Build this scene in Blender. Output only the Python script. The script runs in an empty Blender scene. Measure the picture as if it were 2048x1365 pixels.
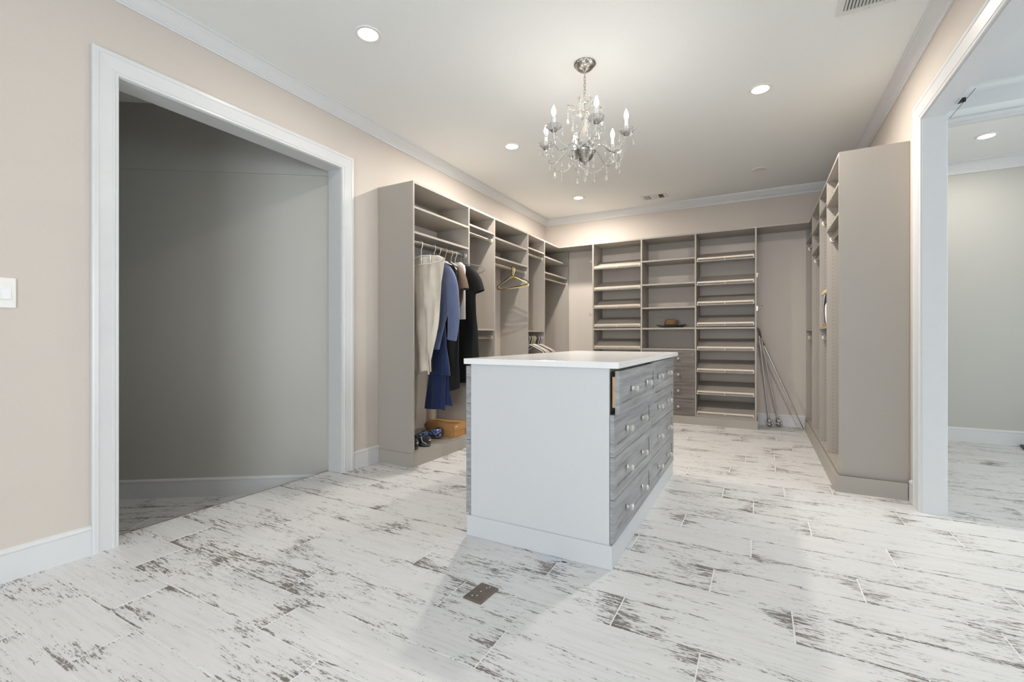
import bpy, math, random
from mathutils import Matrix, Vector
random.seed(7)
PI = math.pi
sc = bpy.context.scene
COL = sc.collection

# ------------------------------------------------------------------ camera
cam_d = bpy.data.cameras.new('camera')
cam = bpy.data.objects.new('camera', cam_d); COL.objects.link(cam)
cam.location = (0, 0, 1.10)
cam.rotation_euler = (PI/2, 0, 0.49791)
cam_d.sensor_width = 36.0
cam_d.lens = 908.47/2048*36
cam_d.shift_y = -5.55/2048
cam_d.clip_start = 0.05
sc.camera = cam
# ------------------------------------------------------------------ world, daylight, exposure
w = bpy.data.worlds.new('world'); sc.world = w; w.use_nodes = True
w.node_tree.nodes['Background'].inputs[0].default_value = (0.80, 0.90, 1.0, 1)
w.node_tree.nodes['Background'].inputs[1].default_value = 1.0
def area(name, loc, rot, sx, sy, power, col):
    d = bpy.data.lights.new(name, 'AREA'); d.shape = 'RECTANGLE'
    d.size = sx; d.size_y = sy; d.energy = power; d.color = col
    o = bpy.data.objects.new(name, d); COL.objects.link(o)
    o.location = loc; o.rotation_euler = rot
    return o
# daylight just outside the glass of the windows behind the camera and in the next room
area('daylight_rear_window', (-0.45, -2.78, 1.20), (PI/2, 0, 0), 2.3, 2.1, 124, (0.89, 0.95, 1.0))
area('daylight_side_window', (4.28, 3.2, 1.55), (PI/2, 0, PI/2), 2.6, 1.8, 98, (0.88, 0.96, 1.0))
sc.view_settings.view_transform = 'Standard'
sc.view_settings.look = 'None'
sc.view_settings.gamma = 1.0
sc.view_settings.use_curve_mapping = False
sc.view_settings.exposure = 0.15
sc.cycles.use_denoising = True
sc.cycles.use_adaptive_sampling = True
sc.cycles.adaptive_threshold = 0.08
sc.cycles.adaptive_min_samples = 16
sc.cycles.max_bounces = 7
sc.cycles.diffuse_bounces = 4
sc.cycles.glossy_bounces = 3
sc.cycles.transmission_bounces = 5
sc.cycles.transparent_max_bounces = 8
sc.cycles.caustics_reflective = False
sc.cycles.caustics_refractive = False
sc.cycles.sample_clamp_indirect = 6.0

# ------------------------------------------------------------------ materials
def new_mat(name):
    m = bpy.data.materials.new(name); m.use_nodes = True
    return m, m.node_tree, m.node_tree.nodes['Principled BSDF']
def N(nt, t, **kw):
    n = nt.nodes.new(t)
    for k, v in kw.items(): setattr(n, k, v)
    return n
def setin(n, **kw):
    for k, v in kw.items(): n.inputs[k.replace('_', ' ')].default_value = v
def math_node(nt, op, a, b=None, clamp=False):
    n = N(nt, 'ShaderNodeMath', operation=op, use_clamp=clamp)
    for i, v in enumerate((a, b)):
        if v is None: continue
        if isinstance(v, (int, float)): n.inputs[i].default_value = v
        else: nt.links.new(v, n.inputs[i])
    return n.outputs[0]
def mapping(nt, scale, src='Object', offs=None):
    tc = N(nt, 'ShaderNodeTexCoord'); mp = N(nt, 'ShaderNodeMapping')
    mp.inputs['Scale'].default_value = scale
    nt.links.new(tc.outputs[src], mp.inputs['Vector'])
    if offs is not None: nt.links.new(offs, mp.inputs['Location'])
    return mp.outputs[0]
def noise(nt, vec, scale, detail=4, rough=0.55):
    n = N(nt, 'ShaderNodeTexNoise'); setin(n, Scale=scale, Detail=detail, Roughness=rough)
    nt.links.new(vec, n.inputs['Vector']); return n.outputs['Fac']
def ramp(nt, fac, stops):
    r = N(nt, 'ShaderNodeValToRGB'); el = r.color_ramp.elements
    while len(el) < len(stops): el.new(0.5)
    for e, (p, c) in zip(el, stops):
        e.position = p; e.color = c if len(c) == 4 else (*c, 1)
    nt.links.new(fac, r.inputs[0]); return r.outputs[0]
def mixc(nt, fac, a, b, mode='MIX'):
    n = N(nt, 'ShaderNodeMix', data_type='RGBA', blend_type=mode)
    for i, v in ((0, fac), (6, a), (7, b)):
        if isinstance(v, tuple): n.inputs[i].default_value = (*v, 1) if len(v) == 3 else v
        elif isinstance(v, (int, float)): n.inputs[i].default_value = v
        else: nt.links.new(v, n.inputs[i])
    return n.outputs[2]
def bump(nt, bsdf, h, strength, dist=0.002):
    b = N(nt, 'ShaderNodeBump'); setin(b, Strength=strength, Distance=dist)
    nt.links.new(h, b.inputs['Height']); nt.links.new(b.outputs[0], bsdf.inputs['Normal'])
def plain(name, col, rough=0.5, metal=0.0, var=0.04, nscale=30, bmp=0.0, **kw):
    """principled with a little procedural tonal variation"""
    m, nt, b = new_mat(name)
    v = noise(nt, mapping(nt, (1, 1, 1)), nscale, 3)
    lo = tuple(max(0, c*(1-var)) for c in col); hi = tuple(min(1, c*(1+var)) for c in col)
    nt.links.new(ramp(nt, v, ((0.3, lo), (0.7, hi))), b.inputs['Base Color'])
    setin(b, Roughness=rough, Metallic=metal, **kw)
    if bmp: bump(nt, b, v, bmp)
    return m
def fabric(name, col, weave=900, var=0.12, sheen=0.3, crumple=0.25):
    m, nt, b = new_mat(name)
    fine = noise(nt, mapping(nt, (1, 1, 0.35)), weave*0.4, 3)
    big = noise(nt, mapping(nt, (1, 1, 1)), 9, 4)
    f = math_node(nt, 'ADD', math_node(nt, 'MULTIPLY', fine, 0.5), math_node(nt, 'MULTIPLY', big, 0.5))
    lo = tuple(c*(1-var) for c in col); hi = tuple(min(1, c*(1+var)) for c in col)
    nt.links.new(ramp(nt, f, ((0.35, lo), (0.65, hi))), b.inputs['Base Color'])
    setin(b, Roughness=0.9); b.inputs['Sheen Weight'].default_value = sheen
    cr = noise(nt, mapping(nt, (1, 1, 0.45)), 11, 2, 0.5)
    bump(nt, b, math_node(nt, 'ADD', math_node(nt, 'MULTIPLY', fine, 0.15), math_node(nt, 'MULTIPLY', cr, 1.0)), crumple, 0.02)
    return m

M = {}
M['paint_blush'] = plain('paint_blush', (0.612, 0.556, 0.505), 0.62, var=0.015, nscale=140, bmp=0.04)
M['paint_grey'] = plain('paint_grey', (0.50, 0.495, 0.46), 0.6, var=0.015, nscale=140, bmp=0.04)
M['ceiling'] = plain('ceiling_paint', (0.82, 0.835, 0.825), 0.8, var=0.012, nscale=90, bmp=0.03)
M['trim'] = plain('trim_white', (0.68, 0.69, 0.70), 0.32, var=0.01, nscale=20)
M['white_plate'] = plain('switch_plastic', (0.80, 0.78, 0.74), 0.3, var=0.01)
M['quartz'] = plain('quartz_white', (0.84, 0.84, 0.84), 0.17, var=0.015, nscale=60)
M['nickel'] = plain('satin_nickel', (0.62, 0.55, 0.47), 0.33, 1.0, var=0.05)
M['chrome'] = plain('chrome', (0.75, 0.75, 0.74), 0.12, 1.0, var=0.03)
M['steel_rod'] = plain('steel_rod', (0.80, 0.78, 0.75), 0.28, 0.85, var=0.05)
M['champagne'] = plain('champagne_rail', (0.66, 0.58, 0.48), 0.42, 0.2, var=0.03)
M['antique_silver'] = plain('antique_silver', (0.42, 0.40, 0.37), 0.27, 1.0, var=0.45, nscale=150, bmp=0.5)
M['cap_white'] = plain('rod_cap', (0.80, 0.74, 0.66), 0.35, 0.3)
M['black'] = plain('black_plastic', (0.012, 0.012, 0.013), 0.4)
M['dark'] = plain('dark_void', (0.02, 0.02, 0.02), 0.9)
M['yellow'] = plain('yellow_plastic', (0.75, 0.50, 0.01), 0.35)
M['white_pl'] = plain('white_plastic', (0.82, 0.83, 0.82), 0.35)
M['magenta'] = plain('magenta_plastic', (0.30, 0.01, 0.13), 0.4)
M['grey_pl'] = plain('grey_velvet', (0.22, 0.22, 0.24), 0.8)
M['wood_hanger'] = plain('cream_wood', (0.66, 0.56, 0.42), 0.5)
M['cardboard'] = plain('cardboard', (0.52, 0.27, 0.095), 0.75, var=0.10, nscale=60)
M['print_white'] = plain('print_white', (0.85, 0.80, 0.72), 0.7)
M['drawer_box'] = plain('birch_box', (0.55, 0.36, 0.18), 0.5, var=0.1)
M['outlet'] = plain('bronze_plate', (0.17, 0.135, 0.115), 0.42, 0.5, var=0.12, nscale=40)
M['rubber'] = plain('rubber_sole', (0.10, 0.105, 0.10), 0.7)
M['shoe_black'] = fabric('shoe_black', (0.018, 0.018, 0.02), 1500)
M['rope'] = plain('rope', (0.62, 0.46, 0.28), 0.9, var=0.2, nscale=120, bmp=0.6)
M['straw'] = plain('straw', (0.20, 0.125, 0.06), 0.85, var=0.2, nscale=220, bmp=0.8)
M['band_black'] = fabric('band_black', (0.012, 0.012, 0.013))
M['linen'] = fabric('linen', (0.66, 0.60, 0.51), 700, 0.08, 0.2, 0.6)
M['chambray'] = fabric('chambray', (0.105, 0.135, 0.245), 900, 0.14)
M['navy'] = fabric('navy', (0.006, 0.020, 0.085), 800, 0.12)
M['black_cloth'] = fabric('black_cloth', (0.0075, 0.0075, 0.008), 800, 0.15, 0.0)
M['brown_cloth'] = fabric('brown_cloth', (0.14, 0.092, 0.064), 800, 0.12, 0.1)
M['white_cloth'] = fabric('white_cloth', (0.78, 0.76, 0.72), 800, 0.05)
M['island_paint'] = plain('island_grey_paint', (0.60, 0.615, 0.635), 0.42, var=0.015, nscale=90)
M['paint_smear'] = plain('grey_paint_smear', (0.60, 0.63, 0.68), 0.45, var=0.08, nscale=60)
M['mat_black'] = plain('mat_rubber', (0.045, 0.05, 0.052), 0.6, var=0.2, nscale=90)
M['vent'] = plain('vent_enamel', (0.70, 0.70, 0.68), 0.4)
M['can_trim'] = plain('can_trim', (0.78, 0.77, 0.75), 0.4)
M['lens_off'] = plain('lens_off', (0.70, 0.69, 0.65), 0.35)

def laminate():
    m, nt, b = new_mat('taupe_laminate')
    v = noise(nt, mapping(nt, (1, 1, 1)), 260, 3)
    c = ramp(nt, v, ((0.3, (0.378, 0.348, 0.310)), (0.7, (0.412, 0.380, 0.340))))
    nt.links.new(c, b.inputs['Base Color']); setin(b, Roughness=0.42)
    return m
M['laminate'] = laminate()
def laminate_holes():
    """vertical panels: two columns of shelf-pin holes on a 32 mm grid; local x runs from front to back"""
    m, nt, b = new_mat('taupe_laminate_drilled')
    v = noise(nt, mapping(nt, (1, 1, 1)), 260, 3)
    c = ramp(nt, v, ((0.3, (0.378, 0.348, 0.310)), (0.7, (0.412, 0.380, 0.340))))
    tc = N(nt, 'ShaderNodeTexCoord'); s = N(nt, 'ShaderNodeSeparateXYZ')
    nt.links.new(tc.outputs['Object'], s.inputs[0])
    dx = math_node(nt, 'MINIMUM', math_node(nt, 'ABSOLUTE', math_node(nt, 'SUBTRACT', s.outputs[0], 0.042)),
                   math_node(nt, 'ABSOLUTE', math_node(nt, 'SUBTRACT', s.outputs[0], 0.345)))
    mz = math_node(nt, 'SUBTRACT', math_node(nt, 'PINGPONG', s.outputs[2], 0.016), 0.0)
    d = math_node(nt, 'SQRT', math_node(nt, 'ADD', math_node(nt, 'POWER', dx, 2), math_node(nt, 'POWER', mz, 2)))
    hole = math_node(nt, 'LESS_THAN', d, 0.0026)
    nt.links.new(mixc(nt, hole, c, (0.12, 0.10, 0.09)), b.inputs['Base Color'])
    setin(b, Roughness=0.42)
    return m
M['drilled'] = laminate_holes()
def drawer_wood(name, axis, cols):
    m, nt, b = new_mat(name)
    s = [7, 7, 30]; s[axis] = 1.5
    oi = N(nt, 'ShaderNodeObjectInfo')
    cm = N(nt, 'ShaderNodeCombineXYZ')
    r = math_node(nt, 'MULTIPLY', oi.outputs['Random'], 31.0)
    for i in range(3): nt.links.new(r, cm.inputs[i])
    v1 = noise(nt, mapping(nt, tuple(s), 'Object', cm.outputs[0]), 1.6, 7, 0.62)
    s2 = [12, 12, 95]; s2[axis] = 3
    v2 = noise(nt, mapping(nt, tuple(s2), 'Object', cm.outputs[0]), 1.5, 4)
    f = math_node(nt, 'ADD', math_node(nt, 'MULTIPLY', v1, 0.7), math_node(nt, 'MULTIPLY', v2, 0.3))
    c = ramp(nt, f, ((0.32, cols[0]), (0.48, cols[1]), (0.62, cols[2])))
    nt.links.new(c, b.inputs['Base Color']); setin(b, Roughness=0.45)
    bump(nt, b, f, 0.25, 0.001)
    return m
M['wood_y_lit'] = drawer_wood('driftwood_along_y_lit', 1, ((0.18, 0.183, 0.188), (0.285, 0.292, 0.30), (0.375, 0.385, 0.395)))  # island driftwood, lightened and cooled so daylight sits in the colour
M['wood_x_shaded'] = drawer_wood('driftwood_along_x_shaded', 0, ((0.085, 0.073, 0.065), (0.155, 0.137, 0.124), (0.22, 0.197, 0.18)))  # same driftwood with the back wall's dim warm light put into its colour
def tile_mat():
    m, nt, b = new_mat('whitewashed_plank_tile')
    oi = N(nt, 'ShaderNodeObjectInfo'); cm = N(nt, 'ShaderNodeCombineXYZ')
    r = math_node(nt, 'MULTIPLY', oi.outputs['Random'], 83.0)
    for i in range(3): nt.links.new(r, cm.inputs[i])
    tc = N(nt, 'ShaderNodeTexCoord'); s = N(nt, 'ShaderNodeSeparateXYZ')
    nt.links.new(tc.outputs['Object'], s.inputs[0])
    patch = noise(nt, mapping(nt, (2.0, 6.5, 1), 'Object', cm.outputs[0]), 1.0, 3, 0.5)
    patch2 = noise(nt, mapping(nt, (7, 30, 1), 'Object', cm.outputs[0]), 1.0, 4, 0.65)
    fine = noise(nt, mapping(nt, (15, 115, 1), 'Object', cm.outputs[0]), 1.0, 5, 0.72)
    speck = noise(nt, mapping(nt, (55, 250, 1), 'Object', cm.outputs[0]), 1.0, 4, 0.75)
    # wear gathers towards plank ends and long edges
    ex = math_node(nt, 'MULTIPLY', math_node(nt, 'SUBTRACT', math_node(nt, 'ABSOLUTE', s.outputs[0]), 0.38), 0.9)
    ey = math_node(nt, 'MULTIPLY', math_node(nt, 'SUBTRACT', math_node(nt, 'ABSOLUTE', s.outputs[1]), 0.090), 5.0)
    edge = math_node(nt, 'ADD', math_node(nt, 'MAXIMUM', ex, 0.0), math_node(nt, 'MAXIMUM', ey, 0.0))
    p = math_node(nt, 'ADD', math_node(nt, 'MULTIPLY', patch, 0.55), math_node(nt, 'MULTIPLY', patch2, 0.45))
    p = math_node(nt, 'ADD', p, edge)
    f = math_node(nt, 'ADD', math_node(nt, 'MULTIPLY', fine, 0.65), math_node(nt, 'MULTIPLY', speck, 0.35))
    q = math_node(nt, 'ADD', math_node(nt, 'MULTIPLY', p, 0.56), math_node(nt, 'MULTIPLY', f, 0.74))
    marks = N(nt, 'ShaderNodeMapRange', interpolation_type='SMOOTHSTEP')
    marks.inputs[1].default_value = 0.708; marks.inputs[2].default_value = 0.742
    nt.links.new(q, marks.inputs[0])
    grain = noise(nt, mapping(nt, (3.5, 70, 1), 'Object', cm.outputs[0]), 1.0, 5, 0.6)
    base = ramp(nt, grain, ((0.28, (0.60, 0.60, 0.59)), (0.52, (0.685, 0.685, 0.68))))
    tint = ramp(nt, patch2, ((0.35, (0.055, 0.048, 0.043)), (0.65, (0.17, 0.145, 0.125))))
    hair = N(nt, 'ShaderNodeMapRange', interpolation_type='SMOOTHSTEP')
    hair.inputs[1].default_value = 0.60; hair.inputs[2].default_value = 0.68
    nt.links.new(noise(nt, mapping(nt, (7, 210, 1), 'Object', cm.outputs[0]), 1.0, 4, 0.65), hair.inputs[0])
    hf = math_node(nt, 'MULTIPLY', hair.outputs[0], math_node(nt, 'MULTIPLY', p, 0.75))
    base = mixc(nt, hf, base, (0.30, 0.285, 0.265))
    nt.links.new(mixc(nt, math_node(nt, 'MULTIPLY', marks.outputs[0], 0.92), base, tint), b.inputs['Base Color'])
    setin(b, Roughness=0.42)
    bump(nt, b, math_node(nt, 'SUBTRACT', grain, math_node(nt, 'MULTIPLY', marks.outputs[0], 0.4)), 0.25, 0.0012)
    return m
M['tile'] = tile_mat()
M['grout'] = plain('grout', (0.88, 0.875, 0.86), 0.85, var=0.05, nscale=90)
def glass(name, rough=0.02, tint=(1, 1, 1)):
    m, nt, b = new_mat(name)
    v = noise(nt, mapping(nt, (1, 1, 1)), 120, 2)
    nt.links.new(ramp(nt, v, ((0.3, tuple(t*0.96 for t in tint)), (0.7, tint))), b.inputs['Base Color'])
    setin(b, Roughness=rough, IOR=1.5); b.inputs['Transmission Weight'].default_value = 1.0
    return m
M['crystal'] = glass('crystal')
M['bead'] = glass('bead_crystal', 0.06, (1, 0.97, 0.93)); M['bead'].node_tree.nodes['Principled BSDF'].inputs['Transmission Weight'].default_value = 0.55
M['cut_glass'] = glass('cut_glass', 0.05, (1, 0.98, 0.95)); M['cut_glass'].node_tree.nodes['Principled BSDF'].inputs['Transmission Weight'].default_value = 0.74
def pane_mat():
    m, nt, b = new_mat('window_pane')
    tr = N(nt, 'ShaderNodeBsdfTransparent'); mx = N(nt, 'ShaderNodeMixShader'); mx.inputs[0].default_value = 0.06
    setin(b, Roughness=0.02); out = nt.nodes['Material Output']
    nt.links.new(tr.outputs[0], mx.inputs[1]); nt.links.new(b.outputs[0], mx.inputs[2]); nt.links.new(mx.outputs[0], out.inputs[0])
    return m
M['pane'] = pane_mat()
def plastic_wrap():
    m, nt, b = new_mat('clear_plastic_wrap')
    tr = N(nt, 'ShaderNodeBsdfTransparent'); mx = N(nt, 'ShaderNodeMixShader')
    setin(b, Roughness=0.1); b.inputs['Base Color'].default_value = (0.8, 0.82, 0.84, 1)
    v = noise(nt, mapping(nt, (1, 1, 1)), 45, 4)
    nt.links.new(ramp(nt, v, ((0.45, (0.03, 0.03, 0.03)), (0.65, (0.35, 0.35, 0.35)))), mx.inputs[0])
    nt.links.new(tr.outputs[0], mx.inputs[1]); nt.links.new(b.outputs[0], mx.inputs[2])
    nt.links.new(mx.outputs[0], nt.nodes['Material Output'].inputs[0])
    return m
M['wrap'] = plastic_wrap()
def emit(name, col, strength):
    m, nt, b = new_mat(name)
    b.inputs['Base Color'].default_value = (0.9, 0.9, 0.9, 1)
    b.inputs['Emission Color'].default_value = (*col, 1); b.inputs['Emission Strength'].default_value = strength
    return m
M['bulb'] = emit('candle_bulb', (1.0, 0.91, 0.81), 74.0)
M['lens_on'] = emit('can_lens', (1.0, 0.90, 0.78), 12.0)
def patterned(name, cols, scale):
    m, nt, b = new_mat(name)
    v = noise(nt, mapping(nt, (1, 1, 1)), scale, 1)
    r = ramp(nt, v, ((0.42, cols[0]), (0.47, cols[1]), (0.52, cols[0]), (0.58, cols[2])))
    nt.links.new(r, b.inputs['Base Color']); setin(b, Roughness=0.6)
    return m
M['shoe_blue'] = patterned('blue_white_print', ((0.02, 0.05, 0.22), (0.75, 0.75, 0.78), (0.05, 0.13, 0.42)), 28)
def stripes():
    m, nt, b = new_mat('navy_white_stripe')
    tc = N(nt, 'ShaderNodeTexCoord'); s = N(nt, 'ShaderNodeSeparateXYZ'); nt.links.new(tc.outputs['Object'], s.inputs[0])
    f = math_node(nt, 'LESS_THAN', math_node(nt, 'PINGPONG', math_node(nt, 'ADD', s.outputs[0], s.outputs[1]), 0.03), 0.015)
    nt.links.new(mixc(nt, f, (0.015, 0.02, 0.06), (0.80, 0.78, 0.72)), b.inputs['Base Color']); setin(b, Roughness=0.9)
    return m
M['stripe'] = stripes()

# ------------------------------------------------------------------ mesh helpers
class MB:
    def __init__(s): s.v = []; s.f = []
    def box(s, x0, x1, y0, y1, z0, z1):
        b = len(s.v)
        s.v += [(x0,y0,z0),(x1,y0,z0),(x1,y1,z0),(x0,y1,z0),(x0,y0,z1),(x1,y0,z1),(x1,y1,z1),(x0,y1,z1)]
        s.f += [tuple(b+i for i in q) for q in ((3,2,1,0),(4,5,6,7),(0,1,5,4),(1,2,6,5),(2,3,7,6),(3,0,4,7))]
        return s
    def loft(s, rings, closed=True, caps=True):
        b = len(s.v); n = len(rings[0])
        for r in rings: s.v += [tuple(p) for p in r]
        for i in range(len(rings)-1):
            for j in range(n if closed else n-1):
                k = (j+1) % n
                s.f.append((b+i*n+j, b+i*n+k, b+(i+1)*n+k, b+(i+1)*n+j))
        if caps:
            s.f.append(tuple(b+j for j in reversed(range(n))))
            s.f.append(tuple(b+(len(rings)-1)*n+j for j in range(n)))
        return s
    def tube(s, pts, r, n=8, closed=False, caps=True):
        pts = [Vector(p) for p in pts]; rings = []
        m = len(pts); rr = r if isinstance(r, (list, tuple)) else [r]*m
        up = None
        for i, p in enumerate(pts):
            a = pts[(i-1) % m] if (closed or i > 0) else p
            c = pts[(i+1) % m] if (closed or i < m-1) else p
            t = (c-a).normalized() if (c-a).length > 1e-9 else Vector((0,0,1))
            if up is None:
                up = t.orthogonal().normalized()
            up = (up - t*up.dot(t))
            up = up.normalized() if up.length > 1e-6 else t.orthogonal().normalized()
            sd = t.cross(up)
            rings.append([p + (up*math.cos(2*PI*j/n) + sd*math.sin(2*PI*j/n))*rr[i] for j in range(n)])
        if closed: rings.append(rings[0]); caps = False
        return s.loft(rings, True, caps)
    def lathe(s, prof, c=(0,0,0), n=24, caps=True):
        rings = [[(c[0]+r*math.cos(2*PI*j/n), c[1]+r*math.sin(2*PI*j/n), c[2]+z) for j in range(n)] for r, z in prof]
        return s.loft(rings, True, caps)
    def sphere(s, c, r, nu=8, nv=5, sz=1.0):
        prof = [(max(1e-4, r*math.sin(PI*i/nv)), -r*sz*math.cos(PI*i/nv)) for i in range(nv+1)]
        return s.lathe(prof, c, nu)
    def poly(s, pts, z0, z1):
        return s.loft([[(x, y, z0) for x, y in pts], [(x, y, z1) for x, y in pts]])
    def build(s, name, mat, parent=None, smooth=False, bevel=0.0, loc=None, rot=None, **tags):
        me = bpy.data.meshes.new(name); me.from_pydata([tuple(v) for v in s.v], [], s.f); me.update()
        return link(name, me, mat, parent, smooth, bevel, loc, rot, **tags)
def fix_normals(me):
    import bmesh
    bm = bmesh.new(); bm.from_mesh(me); bmesh.ops.recalc_face_normals(bm, faces=bm.faces[:]); bm.to_mesh(me); bm.free()
def link(name, me, mat, parent=None, smooth=False, bevel=0.0, loc=None, rot=None, **tags):
    if not me.get('fixed'):
        fix_normals(me); me['fixed'] = 1
        if mat: me.materials.append(M[mat])
        if smooth:
            me.polygons.foreach_set('use_smooth', [True]*len(me.polygons))
            me.set_sharp_from_angle(angle=math.radians(smooth if smooth > 1 else 40))
    o = bpy.data.objects.new(name, me); COL.objects.link(o)
    if bevel:
        md = o.modifiers.new('bevel', 'BEVEL'); md.width = bevel; md.segments = 2; md.limit_method = 'ANGLE'
    if loc is not None: o.location = loc
    if rot is not None: o.rotation_euler = rot
    if parent is not None: setparent(o, parent)
    for k, v in tags.items(): o[k] = v
    return o
WORLD_LOC = {}
def setparent(o, p, local=False):
    o.parent = p
    if not local:
        base = Vector((0,0,0)); q = p
        if p.get('_local'): return
        o.matrix_parent_inverse = Matrix.Translation(-Vector(WORLD_LOC.get(p.name, (0,0,0))))
def thing(name, label, cat, loc=(0,0,0), rot=0.0, group=None, local=False):
    o = bpy.data.objects.new(name, None); COL.objects.link(o); o.empty_display_size = 0.05
    o.location = loc; o.rotation_euler = (0, 0, rot)
    o['label'] = label; o['category'] = cat
    if group: o['group'] = group
    if local: o['_local'] = 1
    WORLD_LOC[o.name] = loc
    return o
def struct(name, mb, mat, parent=None, **kw):
    return mb.build(name, mat, parent, kind='structure', **kw)
def sroot(name, loc):
    o = bpy.data.objects.new(name, None); COL.objects.link(o); o.location = loc; o['kind'] = 'structure'
    WORLD_LOC[o.name] = loc
    return o
def copy_tree(o, parent=None):
    c = o.copy(); COL.objects.link(c)
    if parent is not None: c.parent = parent
    for ch in o.children: copy_tree(ch, c)
    return c

# ------------------------------------------------------------------ room dimensions
XL, XR, YB, YR, ZC = -2.99, 0.905, 6.617, -2.60, 2.98
XLO, XRO = -3.139, 1.012           # outer faces of the side walls
DL0, DL1, DLH = 1.124, 2.585, 2.484   # left opening
DR0, DR1, DRH = 1.45, 3.745, 2.482    # right opening
HZ = -0.18                         # hall floor level
XF, YF = 4.10, 6.56                # far room right wall, back wall

# --- floor: grout bed with separate plank tiles
floor = struct('floor', MB().box(XLO, XF, YR-0.1, YB+0.1, -0.06, -0.0022), 'grout')
P_W, P_L = 0.2185, 0.983
offs = {-2: -2.058, -1: -2.305, 0: -2.64, 1: -2.80, 2: -2.147, 3: -1.484, 4: -1.85, 5: -0.188, 6: 0.393, 7: -0.035, 8: -0.40,
        9: 0.259, 10: -0.031, 11: -0.225, 12: 0.159, 13: -0.522, 14: -0.214, 15: 0.12, 16: -0.107}
tile_cache = {}
def tile_mesh(l, wd, g=0.0052):
    key = (round(l, 3), round(wd, 3))
    if key not in tile_cache:
        hx, hy, c = l/2-g/2, wd/2-g/2, 0.0010
        mb = MB(); a = [(-hx,-hy),(hx,-hy),(hx,hy),(-hx,hy)]; b = [(-hx+c,-hy+c),(hx-c,-hy+c),(hx-c,hy-c),(-hx+c,hy-c)]
        mb.loft([[(x,y,-0.008) for x,y in a], [(x,y,-c) for x,y in a], [(x,y,0) for x,y in b]])
        me = bpy.data.meshes.new('tile'); me.from_pydata(mb.v, [], mb.f); me.update()
        tile_cache[key] = me
    return tile_cache[key]
rows = range(-7, 26)
extra = MB()
for k in rows:
    y0 = 1.0515+P_W*k; y1 = y0+P_W
    x0 = offs.get(k, random.uniform(-1, 0))
    x = x0 - P_L*math.ceil((x0-(-3.2))/P_L)
    while x < 3.3:
        # planks stop at the left wall except inside the opening, and at the outer wall faces at the back
        ym = (y0+y1)/2
        lim = XLO+0.004 if (DL0 < ym < DL1) else XL
        a, b = max(x, lim), x+P_L
        ytop = min(y1, YB)
        if b-a > 0.02 and ytop-y0 > 0.02:
            o = link('tile', tile_mesh(b-a, ytop-y0), 'tile', floor, loc=((a+b)/2, (y0+ytop)/2, 0))
        x += P_L
y0 = 1.0515+P_W*(-7)
k = 0
while y0 - P_W > YR:
    y0 -= P_W; x = -2.99-random.random()*0.5
    while x < 3.3:
        a, b = max(x, XL)+0.002, x+P_L-0.002
        extra.box(a, b, y0+0.002, y0+P_W-0.002, -0.008, 0); x += P_L
extra.build('tile', 'tile', floor, kind='stuff')
# paint drips on the tiles beside the island plinth
def blob(cx, cy, rx, ry, seed, n=40):
    rnd = random.Random(seed); ph = [rnd.uniform(0, 6.28) for _ in range(5)]
    pts = []
    for j in range(n):
        a = 2*PI*j/n; r = 1+0.22*math.sin(3*a+ph[0])+0.18*math.sin(5*a+ph[1])+0.15*math.sin(9*a+ph[2])+0.08*math.sin(14*a+ph[3])
        pts.append((cx+rx*r*math.cos(a), cy+ry*r*math.sin(a)))
    return pts
for c in ((-0.925, 2.085, 0.075, 0.026, 3), (-0.835, 2.07, 0.032, 0.02, 5), (-1.40, 2.10, 0.06, 0.012, 8), (-0.60, 2.42, 0.012, 0.05, 9)):
    MB().poly(blob(*c), 0.0002, 0.0009).build('paint_smear', 'paint_smear', floor)

# --- hall beyond the left opening (one step lower, with an angled wall)
hx0, hy0, hd = -3.145, 2.608, (-0.821, -0.571)
hn = (hd[1], -hd[0])              # into the hall side (towards -y)
if hn[1] > 0: hn = (-hn[0], -hn[1])
HL = 2.7
hx1, hy1 = hx0+hd[0]*HL, hy0+hd[1]*HL
hall_floor = struct('floor', MB().poly([(XLO, 2.62), (hx1, hy1), (hx1, -1.2), (XLO, -1.2)], HZ-0.08, HZ-0.0022), 'grout')
ang = math.atan2(hd[1], hd[0])
for r in range(6):
    s0 = -0.55 - [0.1, 0.62, 0.3, 0.85, 0.45, 0.2][r]
    for q in range(5):
        s1 = s0 + P_L*q
        cx = hx0+hd[0]*(s1+P_L/2)+hn[0]*(r+0.5)*P_W; cy = hy0+hd[1]*(s1+P_L/2)+hn[1]*(r+0.5)*P_W
        xs = [cx+hd[0]*u*P_L/2+hn[0]*v*P_W/2 for u in (-1, 1) for v in (-1, 1)]
        if max(xs) > XLO-0.003 and min(xs) > XLO-0.1: continue
        if max(xs) > XLO-0.003:
            # cut the plank where it meets the step
            e = (XLO-0.004-max(xs))/hd[0]
            L2 = P_L-e; s1 += e
            if L2 < 0.08: continue
            cx = hx0+hd[0]*(s1+L2/2)+hn[0]*(r+0.5)*P_W; cy = hy0+hd[1]*(s1+L2/2)+hn[1]*(r+0.5)*P_W
            link('tile', tile_mesh(L2, P_W), 'tile', hall_floor, loc=(cx, cy, HZ), rot=(0, 0, ang))
        else:
            link('tile', tile_mesh(P_L, P_W), 'tile', hall_floor, loc=(cx, cy, HZ), rot=(0, 0, ang))
struct('floor', MB().box(XLO-0.012, XLO, DL0-0.1, 2.62, HZ-0.08, -0.0025), 'tile')     # riser of the step
def wall_seg(a, b, n, t, z0, z1):
    return [(a[0], a[1]), (b[0], b[1]), (b[0]-n[0]*t, b[1]-n[1]*t), (a[0]-n[0]*t, a[1]-n[1]*t)]
wa = struct('wall_hall', MB().poly(wall_seg((hx0+0.002, hy0+0.002), (hx1, hy1), hn, 0.1, 0, 0), HZ, 2.98), 'paint_grey')
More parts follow.
